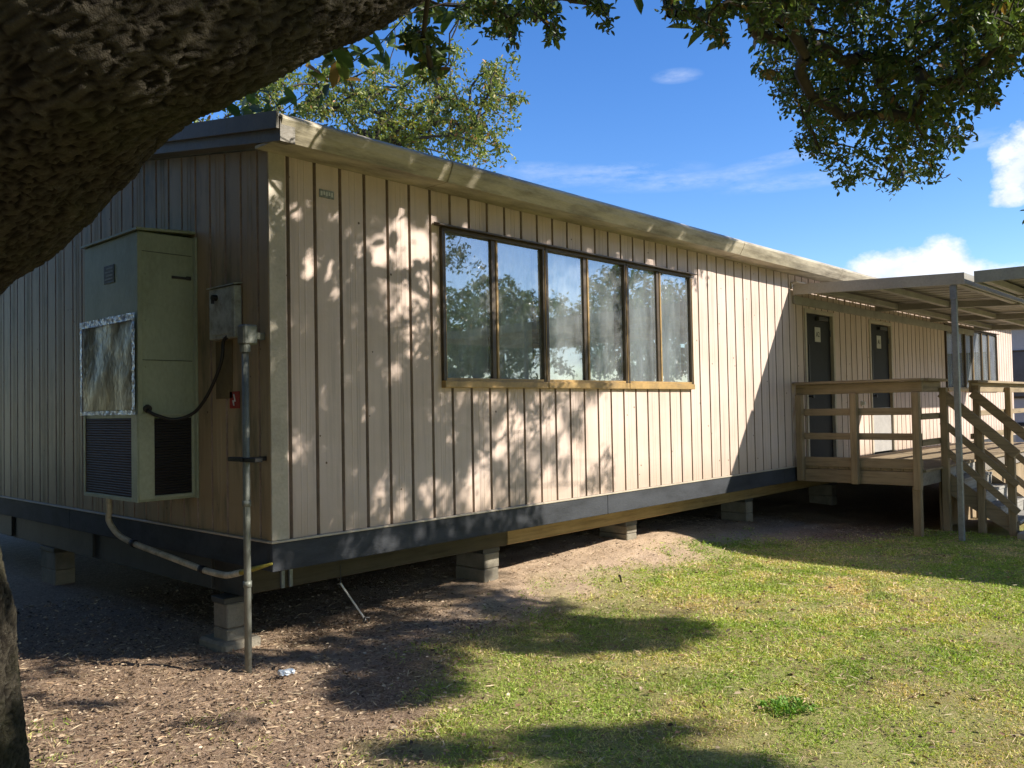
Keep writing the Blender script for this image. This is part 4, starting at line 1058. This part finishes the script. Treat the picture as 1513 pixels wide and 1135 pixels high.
def flat_bits(n0, x0, x1, y0, y1, dens, Lr, ratio, pal, probs, name, label, cat, lift=.006, curl=.5):
    x, y = scatter(n0, x0, x1, y0, y1, dens); n = len(x); z = gzf(x, y)+rng.uniform(0, lift, n)+.004
    a = rng.uniform(0, 6.28, n); ax = np.stack([np.cos(a), np.sin(a), rng.normal(size=n)*.18], 1); ax /= np.linalg.norm(ax, axis=1)[:, None]
    nr = np.stack([rng.normal(size=n)*curl, rng.normal(size=n)*curl, np.ones(n)], 1); nr -= ax*(nr*ax).sum(1)[:, None]; nr /= np.linalg.norm(nr, axis=1)[:, None]
    L = rng.uniform(*Lr, n); c = np.array(pal)[rng.choice(len(pal), n, p=probs)]*rng.uniform(.6, 1.3, (n, 1))
    o = quads_from(np.stack([x, y, z], 1), ax, nr, L, L*ratio*rng.uniform(.7, 1.3, n), c, name, 'litter'); tag(o, label, cat, kind='stuff'); return o
ld = lambda x, y: np.clip((1-grass_share(x, y))*1.0+.10, 0, 1)*np.clip(near_cam(x, y, 7.5), .25, 1)*(.25+.9*patch(x*1.4, y*1.4))*np.where((x > 2.2) & (y > -.5), .22, 1)
flat_bits(170000, -4.5, 9, -5.5, 3.5, ld, (.012, .036), .45, [(.32, .225, .15), (.20, .13, .085), (.46, .35, .24), (.62, .49, .36), (.09, .06, .042)], [.30, .24, .24, .09, .13], 'leaf_litter', 'brown dry oak leaves strewn over the bare soil beside the building', 'leaf litter', .012, .6)
flat_bits(90000, -4.5, 9, -8, 1.5, lambda x, y: (.3+.5*patch(x, y))*near_cam(x, y)*(1-.62*grass_share(x, y)), (.03, .085), .07, [(.58, .44, .28), (.42, .29, .18), (.68, .56, .38)], [.5, .3, .2], 'straw', 'dry straw coloured grass stems and twigs lying among lawn and soil', 'straw', .02, .5)
flat_bits(1500, -2, 9, -7.5, .2, lambda x, y: grass_share(x, y)*near_cam(x, y), (.022, .05), .5, [(.34, .20, .12), (.5, .38, .26), (.18, .10, .06)], [.5, .12, .38], 'fallen_leaves', 'scattered fallen leaves lying on the lawn', 'fallen leaves', .03, .8)

# a broadleaf weed clump in the lawn
q = at(1165, 1048, 2, -.87); wd = empty('weed_clump', (q[0], q[1], -.87), 'low bright green broadleaf weed clump in the lawn at the lower right', 'weed')
n = 260; a = rng.uniform(0, 6.28, n); rr = rng.random(n)**.5*.17*(.6+.4*np.sin(a*2+1)**2)
P = np.stack([q[0]+np.cos(a)*rr, q[1]+np.sin(a)*rr, np.full(n, -.868)+rng.uniform(0, .02, n)], 1)
ax = np.stack([rng.normal(size=n), rng.normal(size=n), rng.uniform(.1, .8, n)], 1); ax /= np.linalg.norm(ax, axis=1)[:, None]
nr = np.stack([-np.cos(a)*.4, -np.sin(a)*.4, np.ones(n)], 1); nr -= ax*(nr*ax).sum(1)[:, None]; nr /= np.linalg.norm(nr, axis=1)[:, None]
quads_from(P, ax, nr, rng.uniform(.018, .042, n), rng.uniform(.010, .018, n), np.array([[.16, .30, .045]])*rng.uniform(.7, 1.3, (n, 1)), 'leaves', 'blade', wd)

# ------------------------------------------------------------------ world: sky and clouds
world = bpy.data.worlds.new('World'); scene.world = world; world.use_nodes = True
nt = world.node_tree; nt.nodes.clear()
wout = nt.nodes.new('ShaderNodeOutputWorld'); bg = nt.nodes.new('ShaderNodeBackground'); nt.links.new(bg.outputs[0], wout.inputs[0])
SE = math.atan(1/math.hypot(.763, 1.418)); SR = math.atan2(.763, -1.418)
sky = nd(nt, 'TexSky', sky_type='NISHITA', sun_disc=False, sun_elevation=SE, sun_rotation=SR, air_density=1.0, dust_density=.25, ozone_density=3.2)
SKYS = .135
tc = nd(nt, 'TexCoord'); vec = tc.outputs['Generated']
def vmath(op, a, b=None):
    n = nd(nt, 'VectorMath', operation=op)
    for i, v in enumerate((a, b)):
        if v is None: continue
        if isinstance(v, tuple): n.inputs[i].default_value = v
        else: nt.links.new(v, n.inputs[i])
    return n.outputs['Value'] if op in ('DOT_PRODUCT', 'LENGTH') else n.outputs[0]
def m_(op, a, b=0., c=None, clamp=False):
    n = nd(nt, 'Math', operation=op, use_clamp=clamp)
    for i, v in enumerate((a, b, c)):
        if v is None: continue
        if isinstance(v, (int, float)): n.inputs[i].default_value = v
        else: nt.links.new(v, n.inputs[i])
    return n.outputs[0]
def cloud_mask(x, y, wx, wy, tilt=0.):
    """soft ellipse of sky around a fixed world direction; wx, wy are angular half sizes"""
    d = ray(x, y); r = np.cross(d, [0, 0, 1.]); r /= np.linalg.norm(r); u_ = np.cross(r, d)
    c, s = math.cos(tilt), math.sin(tilt); r2 = r*c+u_*s; u2 = -r*s+u_*c
    a = m_('DIVIDE', vmath('DOT_PRODUCT', vec, tuple(r2)), wx); b = m_('DIVIDE', vmath('DOT_PRODUCT', vec, tuple(u2)), wy)
    e = m_('ADD', m_('MULTIPLY', a, a), m_('MULTIPLY', b, b))
    e = m_('MULTIPLY', m_('SUBTRACT', 1., e), m_('GREATER_THAN', vmath('DOT_PRODUCT', vec, tuple(d)), 0.))
    return e
def wn(scale, stretch=(1, 1, 1), detail=7, rough=.6, off=(0, 0, 0)):
    mp = nd(nt, 'Mapping'); mp.inputs['Scale'].default_value = stretch; mp.inputs['Location'].default_value = off; nt.links.new(vec, mp.inputs[0])
    return noise(nt, mp.outputs[0], scale, detail, rough)
puff = wn(17, (1, 1, 1.5), 8, .62); puff2 = wn(5, (1, 1, 2.), 8, .6)
cum = None
for a in [(1335, 425, .080, .050), (1392, 410, .052, .046), (1450, 428, .08, .028), (1518, 256, .034, .030), (1490, 292, .022, .012), (1540, 230, .045, .04)]:
    e = cloud_mask(*a); cum = e if cum is None else m_('MAXIMUM', cum, e)
cum = m_('ADD', m_('MULTIPLY', cum, .9), m_('MULTIPLY', m_('SUBTRACT', puff, .5), 2.6))
cum = m_('SMOOTH_MIN', m_('MULTIPLY', m_('SUBTRACT', cum, .10), 1.7, clamp=True), 1., .1)
wis = wn(9, (1, 1, 5.), 6, .65); wis2 = wn(26, (1, 1, 3.5), 6, .7)
w = None
for a in [(880, 258, .14, .014, .02), (1010, 268, .12, .012, .0), (1130, 243, .12, .010, .16), (1180, 268, .12, .010, .02), (1000, 112, .030, .009, 0.), (1450, 205, .07, .010, 0.), (790, 250, .05, .01, 0), (950, 264, .12, .006, -.02), (900, 258, .09, .005, 0)]:
    e = m_('MAXIMUM', cloud_mask(*a), 0.); w = e if w is None else m_('MAXIMUM', w, e)
w = m_('MULTIPLY', w, m_('MULTIPLY', m_('SUBTRACT', m_('MULTIPLY', m_('ADD', wis, wis2), .5), .42), 3.2, clamp=True), clamp=True)
# broken cumulus over the half of the sky behind the viewer (mirrored by the windows)
sepw = nd(nt, 'SeparateXYZ'); nt.links.new(vec, sepw.inputs[0])
back = m_('MULTIPLY', m_('MULTIPLY', m_('SUBTRACT', -.12, sepw.outputs[1]), 6., clamp=True), m_('MULTIPLY', m_('SUBTRACT', .42, sepw.outputs[2]), 5., clamp=True))
bc = m_('MULTIPLY', back, m_('MULTIPLY', m_('SUBTRACT', puff2, .50), 6., clamp=True))
alln = m_('MAXIMUM', m_('MAXIMUM', cum, m_('MULTIPLY', w, .42)), bc, clamp=True)
shade = mix(nt, m_('MULTIPLY', m_('SUBTRACT', puff, .35), 3., clamp=True), (3.4, 3.9, 5.0), (5.3, 5.45, 5.8))
hs = nd(nt, 'HueSaturation'); hs.inputs['Saturation'].default_value = 1.28; hs.inputs['Hue'].default_value = .512; hs.inputs['Value'].default_value = 1.; nt.links.new(sky.outputs[0], hs.inputs['Color'])
skyc = hs.outputs[0]
nt.links.new(mix(nt, alln, skyc, shade), bg.inputs[0]); bg.inputs[1].default_value = SKYS

sd = bpy.data.lights.new('sun', 'SUN'); sd.energy = 5.; sd.angle = math.radians(.53); sd.color = (1., .93, .82)
so = bpy.data.objects.new('sun', sd); col.objects.link(so); so.rotation_euler = Vector(-SUN).to_track_quat('-Z', 'Y').to_euler(); so.location = (5, -10, 12)

scene.view_settings.view_transform = 'Standard'; scene.view_settings.look = 'None'; scene.view_settings.gamma = 1
scene.view_settings.exposure = .74
scene.cycles.max_bounces = 6; scene.cycles.transparent_max_bounces = 16; scene.cycles.diffuse_bounces = 4
